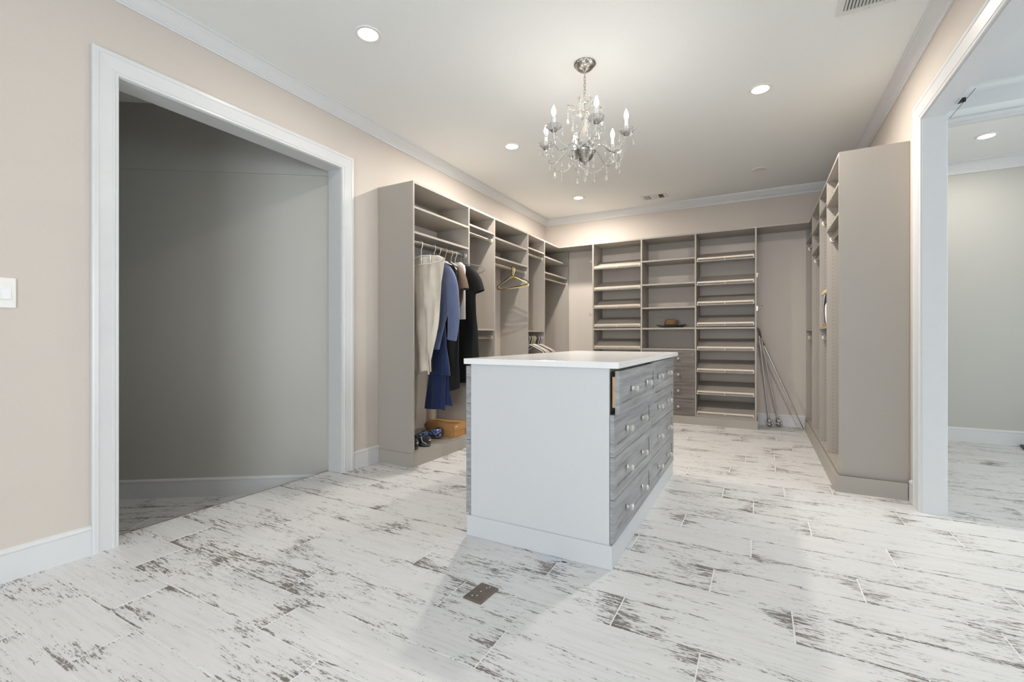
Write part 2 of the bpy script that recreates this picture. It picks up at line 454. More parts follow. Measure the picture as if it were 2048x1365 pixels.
upa = (hx0+hn[0]*0.012, hy0+hn[1]*0.012); upb = (hx1+hn[0]*0.012, hy1+hn[1]*0.012)
MB().poly(wall_seg(upa, upb, hn, 0.0118, 0, 0), 2.452, 2.98).build('wall_bulkhead', 'paint_grey', wa)
struct('wall_hall_end', MB().box(hx1-0.1, hx1, -1.3, hy1+0.12, HZ, 2.98), 'paint_grey')
struct('wall_hall_side', MB().box(hx1, XLO, -1.3, -1.2, HZ, 2.98), 'paint_grey')
struct('ceiling', MB().box(hx1-0.1, XLO, -1.3, 2.75, 2.98, 3.05), 'ceiling')

# --- main room walls
struct('wall_left', MB().box(XLO, XL, YR-0.1, DL0-0.02, HZ, ZC).box(XLO, XL, DL1+0.02, YB+0.1, HZ, ZC).box(XLO, XL, DL0-0.02, DL1+0.02, DLH+0.02, ZC), 'paint_blush')
struct('wall_back', MB().box(XL, XRO, YB, YB+0.1, 0, ZC), 'paint_blush')
struct('wall_right', MB().box(XR, XRO-0.001, YR, DR0-0.02, 0, ZC).box(XR, XRO-0.001, DR1+0.02, YB, 0, ZC).box(XR, XRO-0.001, DR0-0.02, DR1+0.02, DRH+0.02, ZC), 'paint_blush')
# rear wall with the big window behind the camera
WX0, WX1, WZ0, WZ1 = -1.65, 0.75, 0.10, 2.30
struct('wall_rear', MB().box(XL, WX0, YR-0.12, YR, 0, ZC).box(WX1, XR, YR-0.12, YR, 0, ZC).box(WX0, WX1, YR-0.12, YR, 0, WZ0).box(WX0, WX1, YR-0.12, YR, WZ1, ZC), 'paint_blush')
def window(name, x0, x1, z0, z1, place):
    r = sroot(name, place(0, 0, 0)); t = 0.05
    def pl(mb, nm, mat): mb.v = [place(*v) for v in mb.v]; return mb.build(nm, mat, r)
    f = MB().box(x0, x0+t, -.06, 0, z0, z1).box(x1-t, x1, -.06, 0, z0, z1).box(x0+t, x1-t, -.06, 0, z0, z0+t).box(x0+t, x1-t, -.06, 0, z1-t, z1)
    pl(f, 'window_frame', 'trim')
    xm = (x0+x1)/2
    pl(MB().box(xm-.02, xm+.02, -.055, -.005, z0+t, z1-t), 'mullion', 'trim')
    pl(MB().box(x0+t, xm-.02, -.032, -.028, z0+t, z1-t), 'pane', 'pane')
    pl(MB().box(xm+.02, x1-t, -.032, -.028, z0+t, z1-t), 'pane', 'pane')
    pl(MB().box(x0-.05, x1+.05, .0, .05, z0-.03, z0), 'window_sill', 'trim')
window('window_1', WX0, WX1, WZ0, WZ1, lambda x, y, z: (x, YR+y, z))
# --- ceiling
ceiling = struct('ceiling', MB().box(XLO, XRO, YR-0.12, YB+0.1, ZC, ZC+0.09), 'ceiling')
# --- far room
struct('wall_far_back', MB().box(XRO, XF+0.1, YF, YF+0.1, 0, ZC), 'paint_grey')
FY0 = -0.6
SY0, SY1, SZ0, SZ1 = 1.9, 4.5, 0.6, 2.45
struct('wall_far_right', MB().box(XF, XF+0.1, FY0, SY0, 0, ZC).box(XF, XF+0.1, SY1, YF, 0, ZC).box(XF, XF+0.1, SY0, SY1, 0, SZ0).box(XF, XF+0.1, SY0, SY1, SZ1, ZC), 'paint_grey')
window('window_2', SY0, SY1, SZ0, SZ1, lambda x, y, z: (XF-y, x, z))
struct('wall_far_rear', MB().box(XRO, XF+0.1, FY0-0.1, FY0, 0, ZC), 'paint_grey')
TY0, TY1, TX0, TX1, TZ = 0.7, 5.30, 1.30, 3.2, 3.26
struct('ceiling', MB().box(XRO, XF+0.1, TY1, YF+0.1, ZC, ZC+0.1).box(XRO, XF+0.1, FY0, TY0, ZC, ZC+0.1).box(XRO, TX0, TY0, TY1, ZC, ZC+0.1).box(TX1, XF+0.1, TY0, TY1, ZC, ZC+0.1), 'ceiling')
struct('ceiling', MB().box(TX0-0.1, TX1+0.1, TY0-0.1, TY1+0.1, TZ, TZ+0.05).box(TX0-0.1, TX0, TY0, TY1, ZC+0.1, TZ).box(TX1, TX1+0.1, TY0, TY1, ZC+0.1, TZ).box(TX0-0.1, TX1+0.1, TY1, TY1+0.1, ZC+0.1, TZ).box(TX0-0.1, TX1+0.1, TY0-0.1, TY0, ZC+0.1, TZ), 'trim')

# --- mouldings: straight runs with 45 degree mitres
CROWN = [(0, 2.88), (0.010, 2.88), (0.012, 2.890), (0.018, 2.893), (0.019, 2.902), (0.024, 2.906), (0.034, 2.926), (0.052, 2.950), (0.058, 2.956), (0.059, 2.964), (0.068, 2.967), (0.070, 2.98), (0, 2.98)]
BASE = [(0, 0), (0.016, 0), (0.016, 0.125), (0.019, 0.130), (0.018, 0.138), (0.010, 0.146), (0, 0.149)]
def run(mb, a, b, n, prof, ma=0, mb_=0, dz=0):
    a, b, n = Vector(a), Vector(b), Vector(n); t = (b-a).normalized()
    ra = [(*(a+n*p+t*p*ma), z+dz) for p, z in prof]; rb = [(*(b+n*p-t*p*mb_), z+dz) for p, z in prof]
    return mb.loft([ra, rb])
struct('trim_1', run(MB(), (XL, YR), (XL, YB), (1, 0), CROWN, 1, 1), 'trim', smooth=30)
struct('trim_2', run(MB(), (XL, YB), (XR, YB), (0, -1), CROWN, 1, 1), 'trim', smooth=30)
struct('trim_3', run(MB(), (XR, YB), (XR, YR), (-1, 0), CROWN, 1, 1), 'trim', smooth=30)
struct('trim_4', run(MB(), (XR, YR), (XL, YR), (0, 1), CROWN, 1, 1), 'trim', smooth=30)
FCROWN = [(p*1.15, 2.855+(z-2.88)*1.25) for p, z in CROWN]
struct('trim_5', run(MB(), (XRO, YF), (XF, YF), (0, -1), FCROWN, 1, 1), 'trim', smooth=30)
struct('trim_6', run(MB(), (XF, YF), (XF, FY0), (-1, 0), FCROWN, 1, 1), 'trim', smooth=30)
# tray ceiling: flat band at the lower edge, small crown at the top of the riser
tb = MB()
for (x0, x1, y0, y1) in ((TX0, TX1, TY1-0.03, TY1+0.09), (TX0, TX1, TY0-0.09, TY0+0.03), (TX0-0.09, TX0+0.0, TY0-0.09, TY1+0.09), (TX1, TX1+0.09, TY0-0.09, TY1+0.09)):
    tb.box(x0, x1, y0, y1, ZC-0.012, ZC+0.02)
    tb.box(x0+0.02, x1-0.02, y0+0.03, y1-0.03, ZC-0.024, ZC-0.012)
struct('trim_7', tb, 'trim')
TC = [(p*0.7, TZ-0.055+(z-2.88)*0.55) for p, z in CROWN]
struct('trim_8', run(run(MB(), (TX0, TY1), (TX1, TY1), (0, -1), TC, 1, 1), (TX0, TY0), (TX0, TY1), (1, 0), TC, 1, 1), 'trim', smooth=30)
CW = 0.112
struct('baseboard_left', run(run(MB(), (XL, YR), (XL, DL0-CW+0.015), (1, 0), BASE, 1, 0), (XL, DL1+CW-0.015), (XL, 2.993), (1, 0), BASE, 0, 0), 'trim', smooth=30)
struct('baseboard_back', run(MB(), (-0.02, YB), (0.50, YB), (0, -1), BASE).box(-2.58, -2.08, YB-0.016, YB, 0, 0.149), 'trim', smooth=30)
struct('baseboard_right', run(run(MB(), (XR, DR1+CW-0.015), (XR, 3.965), (-1, 0), BASE), (XR, YR), (XR, DR0-CW+0.015), (-1, 0), BASE), 'trim', smooth=30)
struct('baseboard_rear', run(MB(), (XR, YR), (XL, YR), (0, 1), BASE, 1, 1), 'trim', smooth=30)
struct('baseboard_hall', run(MB(), (hx0, hy0), (hx1, hy1), hn, BASE, 0, 0, HZ), 'trim', smooth=30)
struct('baseboard_far', run(MB(), (XRO, YF), (XF, YF), (0, -1), BASE, 0, 1), 'trim', smooth=30)

# --- cased openings
CAS = [(0, 0), (0, 0.010), (0.004, 0.013), (0.016, 0.013), (0.018, 0.016), (0.028, 0.017), (0.030, 0.014), (0.05, 0.016), (0.085, 0.021), (0.088, 0.024), (0.106, 0.024), (CW, 0.020), (CW, 0)]
def casing(parent, X, nx, y0, y1, zh, z0=0.0):
    rv = 0.004
    y0 -= rv; y1 += rv; zh += rv
    def leg(y, s):
        return MB().loft([[(X+nx*t, y+s*o, z0) for o, t in CAS], [(X+nx*t, y+s*o, zh+o) for o, t in CAS]])
    leg(y0, -1).build('casing_leg', 'trim', parent, smooth=25); leg(y1, 1).build('casing_leg', 'trim', parent, smooth=25)
    MB().loft([[(X+nx*t, y0-o, zh+o) for o, t in CAS], [(X+nx*t, y1+o, zh+o) for o, t in CAS]]).build('casing_head', 'trim', parent, smooth=25)
def opening(name, xi, xo, y0, y1, zh, s, z0=0.0, z1=0.0):
    r = sroot(name, (xi, (y0+y1)/2, 0)); a, b = sorted((xi, xo))
    MB().box(a, b, y0-0.02, y0, z1, zh).build('jamb', 'trim', r)
    MB().box(a, b, y1, y1+0.02, z1, zh).build('jamb', 'trim', r)
    MB().box(a, b, y0-0.02, y1+0.02, zh, zh+0.02).build('head_jamb', 'trim', r)
    casing(r, xi, s, y0, y1, zh)
    return r
d1 = opening('door_1', XL, XLO, DL0, DL1, DLH, 1)
d2 = opening('door_2', XR, XRO, DR0, DR1, DRH, -1)
casing(d2, XRO, 1, DR0, DR1, DRH)
# small dark catch and thin dark line along the far side of the right opening's head
MB().loft([[(1.030, 3.625, 2.488), (1.030, 3.54, 2.488), (1.030, 3.54, 2.462)], [(1.046, 3.625, 2.488), (1.046, 3.54, 2.488), (1.046, 3.54, 2.462)]]).build('door_catch', 'black', d2)
MB().tube([(1.040, 3.77, 2.4665), (1.040, 3.39, 2.4665)], 0.0014, 6).build('dark_line', 'dark', d2)

# --- ceiling fittings
def can(x, y, lit, label, zc=ZC, power=30):
    t = thing('recessed_light', label, 'ceiling light', (x, y, zc), group='recessed ceiling lights')
    MB().lathe([(0.059, 0.0), (0.059, -0.004), (0.064, -0.007), (0.078, -0.006), (0.081, 0.0)], (x, y, zc), 36, caps=False).build('trim_ring', 'can_trim', t, smooth=50)
    MB().lathe([(0.0005, -0.003), (0.060, -0.003), (0.060, 0.0), (0.0005, 0.0)], (x, y, zc), 36).build('lens', 'lens_on' if lit else 'lens_off', t)
    if lit:
        d = bpy.data.lights.new('can_lamp', 'AREA'); d.shape = 'DISK'; d.size = 0.11; d.energy = power; d.color = (1.0, 0.92, 0.83); d.spread = 3.05
        o = bpy.data.objects.new('can_lamp', d); COL.objects.link(o); o.location = (x, y, zc-0.009); setparent(o, t)
can(-2.12, 2.04, True, 'lit recessed light nearest the left wall opening', power=5)
can(-2.125, 3.906, True, 'lit recessed light left of the chandelier, above the hanging clothes')
can(-2.12, 5.76, True, 'lit recessed light near the back left corner of the ceiling')
can(0.01, 3.902, True, 'lit recessed light right of the chandelier')
can(0.008, 5.764, False, 'unlit recessed light near the back right of the ceiling')
can(1.857, 5.81, True, 'lit recessed light in the next room beyond the right opening', power=10)

v = thing('ceiling_vent', 'small white three-section ceiling vent near the back wall', 'vent', (-1.22, 6.185, ZC))
MB().box(-1.384, -1.058, 6.085, 6.105, ZC-0.008, ZC).box(-1.384, -1.058, 6.265, 6.285, ZC-0.008, ZC).box(-1.384, -1.345, 6.105, 6.265, ZC-0.008, ZC).box(-1.097, -1.058, 6.105, 6.265, ZC-0.008, ZC).box(-1.27, -1.258, 6.105, 6.265, ZC-0.008, ZC).box(-1.172, -1.160, 6.105, 6.265, ZC-0.008, ZC).build('frame', 'vent', v)
MB().box(-1.345, -1.097, 6.105, 6.265, ZC-0.0015, ZC-0.0005).build('duct_shade', 'dark', v)  # flat dark sheet stands in for the shade inside the duct
def slat(x0, x1, y0, y1, tilt, ax, parent):
    c = 0.5
    mb = MB()
    if ax == 'y':   # blade runs along y
        mb.loft([[(x0, y, ZC-0.002), (x0+0.0012, y, ZC-0.002), (x0+tilt+0.0012, y, ZC-0.010), (x0+tilt, y, ZC-0.010)] for y in (y0, y1)])
    else:
        mb.loft([[(x, y0, ZC-0.002), (x, y0+0.0012, ZC-0.002), (x, y0+tilt+0.0012, ZC-0.010), (x, y0+tilt, ZC-0.010)] for x in (x0, x1)])
    mb.build('slat', 'vent', parent)
for i in range(6): slat(-1.342+i*0.012, 0, 6.106, 6.264, -0.006, 'y', v)
for i in range(6): slat(-1.160+i*0.0105, 0, 6.106, 6.264, 0.006, 'y', v)
for i in range(7): slat(-1.257, -1.173, 6.112+i*0.022, 0, 0.012, 'x', v)
v = thing('ceiling_vent', 'large white slatted ceiling vent near the right opening, cut by the picture edge', 'vent', (0.55, 3.0, ZC))
MB().box(0.390, 0.424, 2.78, 3.228, ZC-0.009, ZC).box(0.655, 0.69, 2.78, 3.228, ZC-0.009, ZC).box(0.424, 0.655, 3.198, 3.228, ZC-0.009, ZC).box(0.424, 0.655, 2.78, 2.81, ZC-0.009, ZC).build('frame', 'vent', v, bevel=0.002)
MB().box(0.424, 0.655, 2.81, 3.198, ZC-0.0015, ZC-0.0005).build('duct_shade', 'dark', v)  # dark sheet painted as the shade behind the slats
for i in range(14): slat(0.428+i*0.0165, 0, 2.811, 3.197, 0.009, 'y', v)
MB().lathe([(0.001, -0.0115), (0.004, -0.0105), (0.0045, -0.009)], (0.545, 3.213, ZC), 12).build('screw', 'nickel', v)

# ------------------------------------------------------------------ light switch
t = thing('light_switch', 'white two-gang light switch plate at the left edge of the blush wall', 'light switch', (XL, 0.685, 1.305))
MB().box(XL, XL+0.006, 0.628, 0.743, 1.237, 1.374).build('plate', 'white_plate', t, bevel=0.003)
for y in (0.662, 0.709):
    MB().loft([[(XL+0.006, yy, 1.274), (XL+0.011, yy, 1.276), (XL+0.007, yy, 1.337), (XL+0.006, yy, 1.338)] for yy in (y-0.0165, y+0.0165)]).build('rocker', 'white_pl', t)
    for z in (1.258, 1.354):
        MB().tube([(XL+0.005, y, z), (XL+0.0072, y, z)], 0.003, 10).build('screw', 'white_plate', t)
# ------------------------------------------------------------------ floor outlet
t = thing('floor_outlet', 'brown metal floor outlet cover set on the plank tiles', 'outlet cover', (-1.05, 1.655, 0))
c = [(-1.100, 1.590), (-1.008, 1.584), (-1.000, 1.716), (-1.090, 1.722)]
cc = [(x+(-1.05-x)*0.05, y+(1.655-y)*0.05) for x, y in c]
MB().loft([[(x, y, 0) for x, y in c], [(x, y, 0.004) for x, y in c], [(x, y, 0.008) for x, y in cc]]).build('cover_plate', 'outlet', t)
for (x, y) in ((-1.068, 1.612), (-1.05, 1.620), (-1.052, 1.655), (-1.045, 1.69), (-1.035, 1.70)):
    MB().lathe([(0.0045, 0.0), (0.0045, 0.0015), (0.001, 0.0025)], (x, y, 0.008), 10).build('screw', 'chrome', t)

# ------------------------------------------------------------------ closet systems
TH = 0.019; ZT = 2.446; ZB = 0.113
FXL, FXR, FYB = -2.588, 0.508, 6.20
def panel_left(t, y1, z0=0.0, z1=ZT-TH, m='drilled'):
    D = FXL-XL
    return MB().box(0, D-0.002, 0, TH, 0, z1-z0).build('side_panel', m, t, loc=(FXL, y1, z0), rot=(0, 0, PI))
def panel_right(t, y0, z0=0.0, z1=ZT-TH, m='drilled'):
    D = XR-FXR
    return MB().box(0, D-0.002, 0, TH, 0, z1-z0).build('side_panel', m, t, loc=(FXR, y0, z0))
def panel_back(t, x1, z0=0.0, z1=ZT-TH):
    return MB().box(0, YB-FYB-0.002, 0, TH, 0, z1-z0).build('side_panel', 'drilled', t, loc=(x1, FYB, z0), rot=(0, 0, PI/2))
def rod(t, x, y0, y1, z):
    r = MB().tube([(x, y0+0.001, z), (x, y1-0.001, z)], 0.0155, 14).build('hanging_rod', 'nickel', t, smooth=40)
    for y, s in ((y0, 1), (y1, -1)):
        MB().tube([(x, y, z), (x, y+s*0.010, z), (x, y+s*0.011, z)], [0.024, 0.023, 0.019], 16).build('rod_cap', 'cap_white', r, smooth=50)
def side_run(t, left, secs, ends):
    """secs: (y0, y1, kind) clear openings between panels"""
    X0, X1 = (XL+0.002, FXL) if left else (FXR, XR-0.002)
    rx = -2.632 if left else 0.550
    for (y0, y1, kind) in secs:
        a, b = y0+0.0005, y1-0.0005
        def shelf(z): MB().box(X0, X1-0.002 if left else X1, a, b, z-TH, z).build('shelf', 'laminate', t)
        shelf(ZB+TH*0.5)
        cx = (X0, X0+0.016) if left else (X1-0.016, X1)
        MB().box(cx[0], cx[1], a, b, 2.34, ZT-TH).build('back_cleat', 'laminate', t)
        MB().box(cx[0], cx[1], a, b, ZB+TH*0.5, ZB+0.085).build('back_cleat', 'laminate', t)
        if kind == 'A':
            shelf(2.236); shelf(2.020); rod(t, rx, a, b, 1.938)
        else:
            shelf(2.270); rod(t, rx, a, b, 2.188); shelf(1.203); rod(t, rx, a, b, 1.108)

# left run
tl = thing('closet_shelving', 'taupe laminate closet shelving with clothes along the left wall', 'closet shelving', (FXL, 2.995, 0), group='built-in closet shelving')
LP = [2.9955, 3.838, 4.350, 5.181, 5.690, 6.571]
for y in LP: panel_left(tl, y+TH, m='laminate' if y < 3 else 'drilled')
side_run(tl, True, [(LP[0]+TH, LP[1], 'A'), (LP[1]+TH, LP[2], 'B'), (LP[2]+TH, LP[3], 'A'), (LP[3]+TH, LP[4], 'B'), (LP[4]+TH, LP[5], 'A')], None)
MB().box(XL+0.002, FXL, LP[0], YB-0.002, ZT-TH, ZT).build('top_panel', 'laminate', tl)
MB().box(FXL-0.004, FXL+0.008, LP[0]-0.010, 6.190, 0, ZB).build('plinth', 'laminate', tl)
MB().box(XL+0.0195, FXL-0.004, LP[0]-0.010, LP[0]-0.0005, 0, ZB).build('plinth', 'laminate', tl)
# right run
tr = thing('closet_shelving', 'taupe laminate closet shelving along the right wall beside the white cased opening', 'closet shelving', (FXR, 4.01, 0), group='built-in closet shelving')
RP = [4.012, 4.680, 5.205, 5.905, 6.590]
for y in RP: panel_right(tr, y, m='laminate' if y < 4.1 else 'drilled')
side_run(tr, False, [(RP[0]+TH, RP[1], 'A'), (RP[1]+TH, RP[2], 'B'), (RP[2]+TH, RP[3], 'A'), (RP[3]+TH, RP[4], 'B')], None)
MB().box(FXR, XR-0.002, RP[0], YB-0.002, ZT-TH, ZT).build('top_panel', 'laminate', tr)
MB().box(FXR-0.028, FXR-0.010, 3.972, 6.40, 0, ZB).build('plinth', 'laminate', tr)
MB().box(FXR-0.010, XR-0.021, 3.972, 3.990, 0, ZB).build('plinth', 'laminate', tr)
MB().box(FXR-0.010, FXR-0.0005, 3.990, 6.40, 0.05, ZB-0.006).build('plinth', 'laminate', tr)
# back run
tb = thing('closet_shelving', 'taupe laminate shoe shelving with drawers across the back wall', 'closet shelving', (-1.05, FYB, 0), group='built-in closet shelving')
BX = [-2.0555, -1.3800, -0.7010, -0.0235]          # right faces of uprights
for x in BX: panel_back(tb, x)
MB().box(FXL+0.0005, FXR-0.0005, FYB, YB-0.002, ZT-TH, ZT).build('top_panel', 'laminate', tb)
for i in range(3):
    x0, x1 = BX[i]+0.0005, BX[i+1]-TH-0.0005
    MB().box(x0, x1, YB-0.018, YB-0.002, 2.345, ZT-TH).build('back_cleat', 'laminate', tb)
    MB().box(x0, x1, FYB+0.002, YB-0.002, 1.217, 1.239).build('shelf', 'laminate', tb)
    MB().box(x0, x1, FYB+0.002, YB-0.002, ZB-0.008, ZB+0.010).build('shelf', 'laminate', tb)
    if i == 1:
        for z in (2.138, 1.823, 1.512): MB().box(x0, x1, FYB+0.002, YB-0.002, z-TH, z).build('shelf', 'laminate', tb)
        MB().box(x0, x1, FYB+0.002, YB-0.002, 0.945, 0.964).build('shelf', 'laminate', tb)
        for k in range(4):
            z0 = 0.118+k*0.2065; z1 = z0+0.2035
            dr = MB().box(x0+0.001, x1-0.001, FYB-0.010, FYB+0.006, z0, z1)
            # shaker style face: raised border round a recessed field
            dr = MB()
            fx0, fx1, ff, fr = x0+0.001, x1-0.001, FYB-0.012, 0.052
            dr.box(fx0, fx1, ff+0.005, FYB+0.006, z0, z1)
            dr.box(fx0, fx1, ff, ff+0.005, z0, z0+fr*0.8).box(fx0, fx1, ff, ff+0.005, z1-fr*0.8, z1)
            dr.box(fx0, fx0+fr, ff, ff+0.005, z0+fr*0.8, z1-fr*0.8).box(fx1-fr, fx1, ff, ff+0.005, z0+fr*0.8, z1-fr*0.8)
            d = dr.build('drawer', 'wood_x_shaded', tb)
            for kx in (-0.913, -1.166):
                MB().tube([(kx, ff, (z0+z1)/2), (kx, ff-0.012, (z0+z1)/2)], [0.009, 0.006], 10).build('knob_base', 'chrome', d, smooth=30)
                kk = MB()
                kk.tube([(kx, ff-0.012, (z0+z1)/2), (kx, ff-0.018, (z0+z1)/2), (kx, ff-0.030, (z0+z1)/2), (kx, ff-0.034, (z0+z1)/2)], [0.010, 0.0165, 0.0165, 0.011], 8)
                kk.build('knob', 'bead', d, smooth=False)
    else:
        for z in (2.068, 1.768, 1.514, 1.250, 0.945, 0.668, 0.386, 0.124):
            D = 0.345; a = math.radians(23)
            yb, zb = FYB+0.003+D*math.cos(a), z+D*math.sin(a)
            ty, tz = -math.sin(a)*0.016, math.cos(a)*0.016
            s = MB().loft([[(x, FYB+0.006, z), (x, yb, zb), (x, yb+ty, zb+tz), (x, FYB+0.006+ty, z+tz)] for x in (x0+0.002, x1-0.002)]).build('shoe_shelf', 'laminate', tb)
            fe = MB(); yr = FYB+0.002; zr = z+0.030
            fe.box(x0+0.010, x1-0.010, yr-0.003, yr+0.003, zr, zr+0.020)
            for xx in (x0+0.010, (x0+x1)/2-0.004, x1-0.018):
                fe.box(xx, xx+0.008, yr-0.003, yr+0.003, z+0.008, zr)
            fe.build('shoe_fence', 'champagne', s)
MB().box(-2.085, -0.012, FYB-0.014, FYB-0.002, 0, ZB-0.009).build('plinth', 'laminate', tb)
MB().box(-0.0225, -0.012, FYB-0.002, YB-0.018, 0, ZB-0.009).build('plinth', 'laminate', tb)
def valet(x, s, y, z, L, m='chrome'):
    mb = MB().box(min(x, x+s*0.008), max(x, x+s*0.008), y-0.012, y+0.012, z-0.026, z+0.026)
    mb.tube([(x+s*0.008, y, z+0.010), (x+s*L, y, z+0.008), (x+s*L, y, z+0.026)], 0.0035, 8)
    mb.tube([(x+s*0.008, y, z-0.008), (x+s*L*0.6, y, z-0.012), (x+s*(L*0.6+0.012), y, z-0.002)], 0.003, 8)
    mb.sphere((x+s*L, y, z+0.030), 0.006)
    mb.build('accessory_hook', m, tb, smooth=30)
valet(BX[0]-TH, -1, 6.235, 2.20, 0.055); valet(BX[0]-TH, -1, 6.235, 1.43, 0.055)
valet(BX[3], 1, 6.235, 1.462, 0.055, 'chrome'); valet(BX[3], 1, 6.235, 1.865, 0.022, 'nickel')

# ------------------------------------------------------------------ island
ti = thing('dresser_island', 'grey dresser island with woodgrain drawers in the middle of the floor', 'dresser', (-1.02, 2.98, 0))
IX0, IX1, IY0, IY1 = -1.414, -0.626, 2.122, 3.822
MB().box(IX0+0.018, IX1-0.018, IY0+TH, IY1-TH, ZB, 0.952).build('carcass', 'laminate', ti)
MB().box(IX0, IX1, IY0, IY0+TH, ZB, 0.957).build('end_panel', 'island_paint', ti)
MB().box(IX0, IX1, IY1-TH, IY1, ZB, 0.957).build('end_panel', 'island_paint', ti)
MB().box(-1.436, -0.611, 2.111, 3.845, 0, ZB).build('plinth', 'island_paint', ti, bevel=0.0015)
def island_drawer(side, y0, y1, z0, z1, out=0.0):
    X = (IX1-0.018+0.001 if side > 0 else IX0+0.018-0.001) + side*out
    th = 0.022 if side > 0 else 0.032
    xf = X + side*(0.018+th); f = 0.006; fr = 0.055
    def bx(mb, xa, xb, *r): mb.box(min(xa, xb), max(xa, xb), *r)
    mb = MB()
    bx(mb, X+side*0.018+side*0.001, xf-side*f, y0, y1, z0, z1)
    bx(mb, xf-side*f, xf, y0, y1, z0, z0+fr*0.9); bx(mb, xf-side*f, xf, y0, y1, z1-fr*0.9, z1)
    bx(mb, xf-side*f, xf, y0, y0+fr, z0+fr*0.9, z1-fr*0.9); bx(mb, xf-side*f, xf, y1-fr, y1, z0+fr*0.9, z1-fr*0.9)
    cx, cy, cz = xf, (y0+y1)/2, (z0+z1)/2
    mb.v = [(a-cx, b-cy, c-cz) for a, b, c in mb.v]
    d = mb.build('drawer', 'wood_y_lit', ti, loc=(cx, cy, cz))
    WORLD_LOC[d.name] = (cx, cy, cz)
    if out > 0:
        b = MB(); bx(b, X-side*0.0, X+side*0.0185, y0+0.02, y1-0.02, z0+0.03, z1-0.03)
        b.v = [(a-cx, bb-cy, c-cz) for a, bb, c in b.v]
        q = b.build('drawer_box', 'drawer_box', None); q.parent = d
    for ky in ((y0+y1)/2-0.176, (y0+y1)/2+0.176):
        k = MB()
        k.tube([(0, ky-cy, 0), (side*0.004, ky-cy, 0), (side*0.012, ky-cy, 0)], [0.0125, 0.0115, 0.007], 12)
        q = k.build('knob_base', 'chrome', None, smooth=40); q.parent = d
        g = MB(); h = 0.0168
        rings = []
        for xx, r in ((0.0115, 0.008), (0.016, h), (0.029, h), (0.035, 0.010)):
            rings.append([(side*xx, ky-cy+a*r, b*r) for a, b in ((-1, -.55), (-.55, -1), (.55, -1), (1, -.55), (1, .55), (.55, 1), (-.55, 1), (-1, .55))])
        g.loft(rings); q = g.build('knob', 'bead', None); q.parent = d
ym = 2.9705
zs = [(0.122, 0.3255), (0.3285, 0.530), (0.533, 0.7335), (0.7365, 0.944)]
for j, (z0, z1) in enumerate(zs):
    for i, (y0, y1) in enumerate(((IY0+0.001, ym-0.0015), (ym+0.0015, IY1-0.001))):
        island_drawer(1, y0, y1, z0, z1, 0.026 if (j == 3 and i == 0) else 0.0)
        island_drawer(-1, y0, y1, z0, z1)
o = MB().box(-1.438, -0.571, 2.083, 3.850, 0.9575, 0.9880).build('countertop', 'quartz', bevel=0.003)
o['label'] = 'polished white quartz countertop on the grey dresser island'; o['category'] = 'countertop'

# ------------------------------------------------------------------ hangers
HANG = {}
def hanger_mesh(kind):
    if kind in HANG: return HANG[kind]
    mb = MB(); R = 0.0205
    hook = [(R*math.cos(a), 0, R*math.sin(a)) for a in [math.radians(d) for d in range(200, -11, -15)]]
    hook = [(-R*0.97, 0, -0.012)] + hook[1:]
    if kind == 'plastic':
        mb.tube(hook + [(0.016, 0, -0.030), (0.006, 0, -0.045), (0.002, 0, -0.085)], 0.0038, 8)
        L = 0.205
        fr = [(0, 0, -0.085), (0.05, 0, -0.105), (L-0.025, 0, -0.170), (L-0.003, 0, -0.188), (L, 0, -0.205), (L-0.012, 0, -0.220), (L-0.04, 0, -0.225), (0, 0, -0.228)]
        pts = fr + [(-x, y, z) for x, y, z in reversed(fr[1:-1])]
        mb.tube(pts, 0.0042, 8, closed=True)
    elif kind == 'wire':
        mb.tube(hook + [(0.016, 0, -0.030), (0.004, 0, -0.048), (0.0, 0, -0.10)], 0.0022, 8)
        L = 0.20
        mb.tube([(-L, 0, -0.175), (-0.09, 0, -0.135), (0, 0, -0.10), (0.09, 0, -0.135), (L, 0, -0.175)], [0.004, 0.006, 0.008, 0.006, 0.004], 8)
    elif kind == 'wood':
        mb.tube(hook + [(0.016, 0, -0.030), (0.004, 0, -0.048), (0.0, 0, -0.10)], 0.0022, 8)
        L = 0.20; rings = []
        for i in range(13):
            u = -1+i/6.0; zc = -0.115-0.075*abs(u)**1.5; hh = 0.016*(1-0.5*abs(u)); t = 0.007
            rings.append([(u*L, t*math.cos(a), zc+hh*math.sin(a)) for a in [2*PI*k/8 for k in range(8)]])
        mb.loft(rings)
    elif kind == 'tubular':   # oval frame with two little struts, over the linen
        mb.tube(hook + [(0.016, 0, -0.030), (0.004, 0, -0.048), (0.0, 0, -0.10)], 0.003, 8)
        L = 0.225
        pts = []
        for i in range(32):
            a = 2*PI*i/32; pts.append((L*math.cos(a), 0, -0.145+0.038*math.sin(a)-0.02*abs(math.cos(a))))
        mb.tube(pts, 0.0048, 8, closed=True)
        for x in (-0.10, 0.0, 0.10):
            z = 0.038*math.sqrt(1-(x/L)**2)-0.0
            mb.tube([(x, 0, -0.145-z), (x, 0, -0.145+z)], 0.004, 8)
        mb.tube([(0, 0, -0.105), (0, 0, -0.10)], 0.004, 6)
    me = bpy.data.meshes.new('hanger'); me.from_pydata([tuple(q) for q in mb.v], [], mb.f); me.update()
    fix_normals(me); me.polygons.foreach_set('use_smooth', [True]*len(me.polygons)); me['fixed'] = 1
    HANG[kind] = me
    return me
